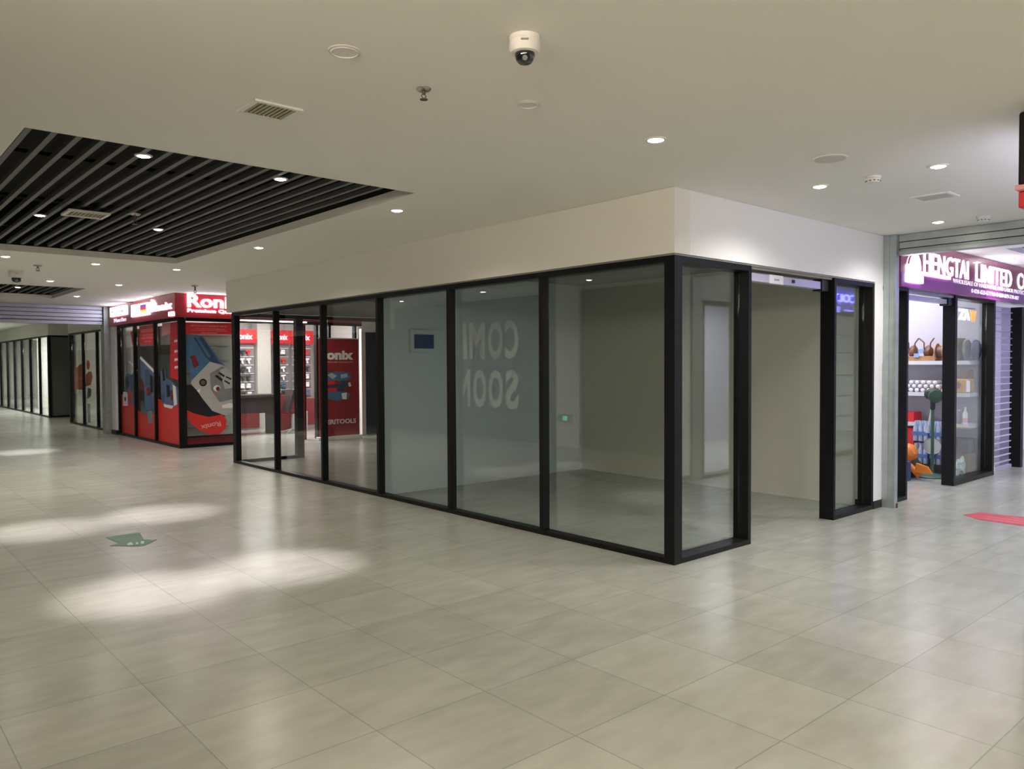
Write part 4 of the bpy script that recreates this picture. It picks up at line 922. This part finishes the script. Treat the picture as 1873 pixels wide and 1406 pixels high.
B('bottom_bar', 'slatsteel', (-.5, 4.92, 20.10, 20.3, 2.55, 2.63), sh, bevel=.01)

CX = 5.14
struct(B('wall_poster_unit_bulkhead', 'paint', (CX, CX+.2, 20.31, 24.62, 2.50, ZC-.002)))
cu = thing('glass_storefront', 'small three bay black framed storefront just left of the galvanised post', 'storefront', (CX, 22, 0))
run_y(cu, CX, [23.12, 21.70], 2.495, w=.06, lo=20.35, hi=24.58, endw=.10, dep=.07, gl=.055)
struct(B('wall_poster_unit_back', 'paint', (8.6, 8.7, 20.4, 24.6, 0, 2.9))); struct(B('wall_poster_unit_side', 'paint', (CX+.16, 8.6, 20.31, 20.37, 0, 2.9)))
struct(B('wall_poster_unit_left', 'paint', (CX+.16, 8.6, 24.45, 24.55, 0, 2.9)))
t = thing('window_poster', 'orange printed panel with a figure stuck inside the three bay storefront', 'poster', (CX+.072, 23.4, 1))
MB().prism([(-24.35, .95), (-23.15, .95), (-23.1, 1.35), (-23.25, 1.58), (-23.55, 1.66), (-23.8, 1.60), (-24.0, 1.55), (-24.35, 1.55)], (CX+.074, 0, 0), YN, ZP, .004).done('printed_block', 'skin_red', t)
MB().prism([(-23.05, 1.05), (-22.55, 1.10), (-22.35, 1.30), (-22.45, 1.45), (-22.75, 1.45), (-23.02, 1.35)], (CX+.074, 0, 0), YN, ZP, .004).prism([(-22.78+.17*math.cos(a*PI/6), 1.62+.13*math.sin(a*PI/6)) for a in range(12)], (CX+.074, 0, 0), YN, ZP, .004).done('printed_figure', 'skin_red', t)
MB().prism([(-22.95, .72), (-22.55, .80), (-22.50, 1.0), (-22.85, 1.02)], (CX+.074, 0, 0), YN, ZP, .004).prism([(-22.9, .10), (-22.65, .10), (-22.65, .60), (-22.9, .60)], (CX+.074, 0, 0), YN, ZP, .004).done('printed_legs', 'printblue', t)
text('poster_lettering', 'BIG SALE', 'printpink', (CX+.069, 24.2, 1.22), YN, ZP, .9, .10, .002, t)

DX = 5.20
struct(B('wall_far_unit_bulkhead', 'paint', (DX, DX+.2, 27.5, 50, 2.55, ZC-.002)))
struct(B('wall_far_unit_aisle_bulkhead', 'paint', (DX+.201, 9.0, 27.5, 27.7, 2.55, ZC-.002)))
du = thing('glass_storefront', 'long distant black framed storefront at the far left edge', 'storefront', (DX, 30, 0))
run_y(du, DX, [29.03, 30.54, 32.04, 33.47, 34.94, 36.46, 37.9, 39.4, 40.9], 2.545, w=.055, lo=27.55, hi=42.4, endw=.14, dep=.075, gl=.06)
B('bottom_rail', 'black', (DX+.08, 9.0, 27.55, 27.70, 0, .06), du); B('top_rail', 'black', (DX+.08, 9.0, 27.55, 27.70, 2.485, 2.545), du)
tag(B('end_panel', 'greenglass', (DX+.08, 9.0, 27.60, 27.62, .061, 2.484), du), 'dark grey green panel')
struct(B('wall_far_unit_back', 'paintw', (9.0, 9.1, 27.7, 46, 0, 2.95)))
struct(B('wall_far_unit_mid', 'paint', (6.12, 9.0, 34.4, 34.5, 0, 2.95)))
struct(B('wall_far_unit_end', 'roomwall', (5.4, 9.0, 46, 46.1, 0, 2.95)))
struct(B('wall_far_unit_duct', 'paintw', (6.2, 6.6, 31.3, 31.7, 2.1, 2.95))); bpy.data.objects['wall_far_unit_duct'].name = 'trim_7'
t = thing('inner_partition', 'glazed partition inside the distant far left unit', 'partition', (7.0, 31.5, 0))
B('top_bar', 'black', (6.61, 8.9, 31.4, 31.46, 2.04, 2.10), t); B('post', 'tooldark', (6.9, 7.15, 31.4, 31.5, 0, 2.04), t); B('sill_bar', 'black', (6.61, 8.9, 31.4, 31.44, .02, .10), t)
struct(B('wall_corridor_left_end', 'paint', (-.7, 9.2, 50, 50.1, 0, ZC-.002)))

# ================================================================ opposite side of the corridor (seen mirrored in the glass)
OX = -.5
struct(B('wall_opposite_bulkhead', 'paint', (OX-.2, OX, 16.6, 50, ZB, ZC-.002)))
struct(B('wall_opposite_pillar', 'paint', (OX-.2, OX, 10.25, 11.15, 0, ZC-.003)))
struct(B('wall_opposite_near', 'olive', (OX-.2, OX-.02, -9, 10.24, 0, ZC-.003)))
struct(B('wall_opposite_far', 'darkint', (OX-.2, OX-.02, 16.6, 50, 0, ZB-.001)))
struct(B('wall_behind', 'paint', (-.7, 5.05, -9.1, -9, 0, ZC-.002)))
hb = thing('hoarding_panel', 'blue grey hoarding lettered COMING SOON, seen mirrored in the storefront glass', 'hoarding', (OX, 13.5, 0))
B('board', 'bluepanel', (OX-.12, OX-.02, 11.16, 16.59, 0, ZC-.005), hb)
for ch_, a, b_, z0, z1 in (('C', 11.98, 12.40, 1.70, 2.50), ('O', 12.47, 12.95, 1.70, 2.50), ('M', 13.06, 13.60, 1.70, 2.50), ('I', 13.69, 13.83, 1.70, 2.50), ('S', 11.98, 12.40, .65, 1.47), ('O', 12.47, 12.95, .65, 1.47), ('O', 13.03, 13.47, .65, 1.47), ('N', 13.58, 14.02, .65, 1.47)):
    text('vinyl_letter', ch_, 'paleletter', (OX-.0195, a, z0), YP, ZP, b_-a, z1-z0, .004, hb, .03)
t = thing('wall_panel', 'dark blue panel in a pale casing on the partition wall of the empty room', 'wall panel', (5.5, 8.16, 2.0))
B('casing', 'partwall', (5.48, 5.87, 8.135, 8.170, 1.75, 2.03), t, bevel=.004); B('display', 'bluescreen', (5.535, 5.83, 8.128, 8.134, 1.795, 1.972), t)
t = thing('lit_fascia_or_fill', 'added warm glow box, filling the ceiling with light, on the corridor wall beside the viewer, outside the photo', 'sign', (OX, -1, 2.6))
B('lightbox', 'warmfill', (OX+.001, OX+.06, -4.5, 2.4, 2.50, 2.86), t)  # unseen glowing box added to warm and brighten the nearby ceiling
t = thing('exit_sign', 'low green running man exit sign, seen mirrored in the storefront glass', 'exit sign', (OX, 10.6, .6))
B('casing', 'tooldark', (OX+.001, OX+.02, 10.42, 10.80, .47, .62), t); B('lit_face', 'exitgreen', (OX+.021, OX+.024, 10.54, 10.66, .50, .59), t)
for z, lab in ((2.36, 'small grey box high on the opposite pillar, mirrored in the glass'), (1.45, 'grey switch on the opposite pillar, mirrored in the glass')):
    tag(B('wall_box', 'displaygrey', (OX+.001, OX+.02, 10.85, 10.98, z-.07, z+.07)), lab, 'wall box')
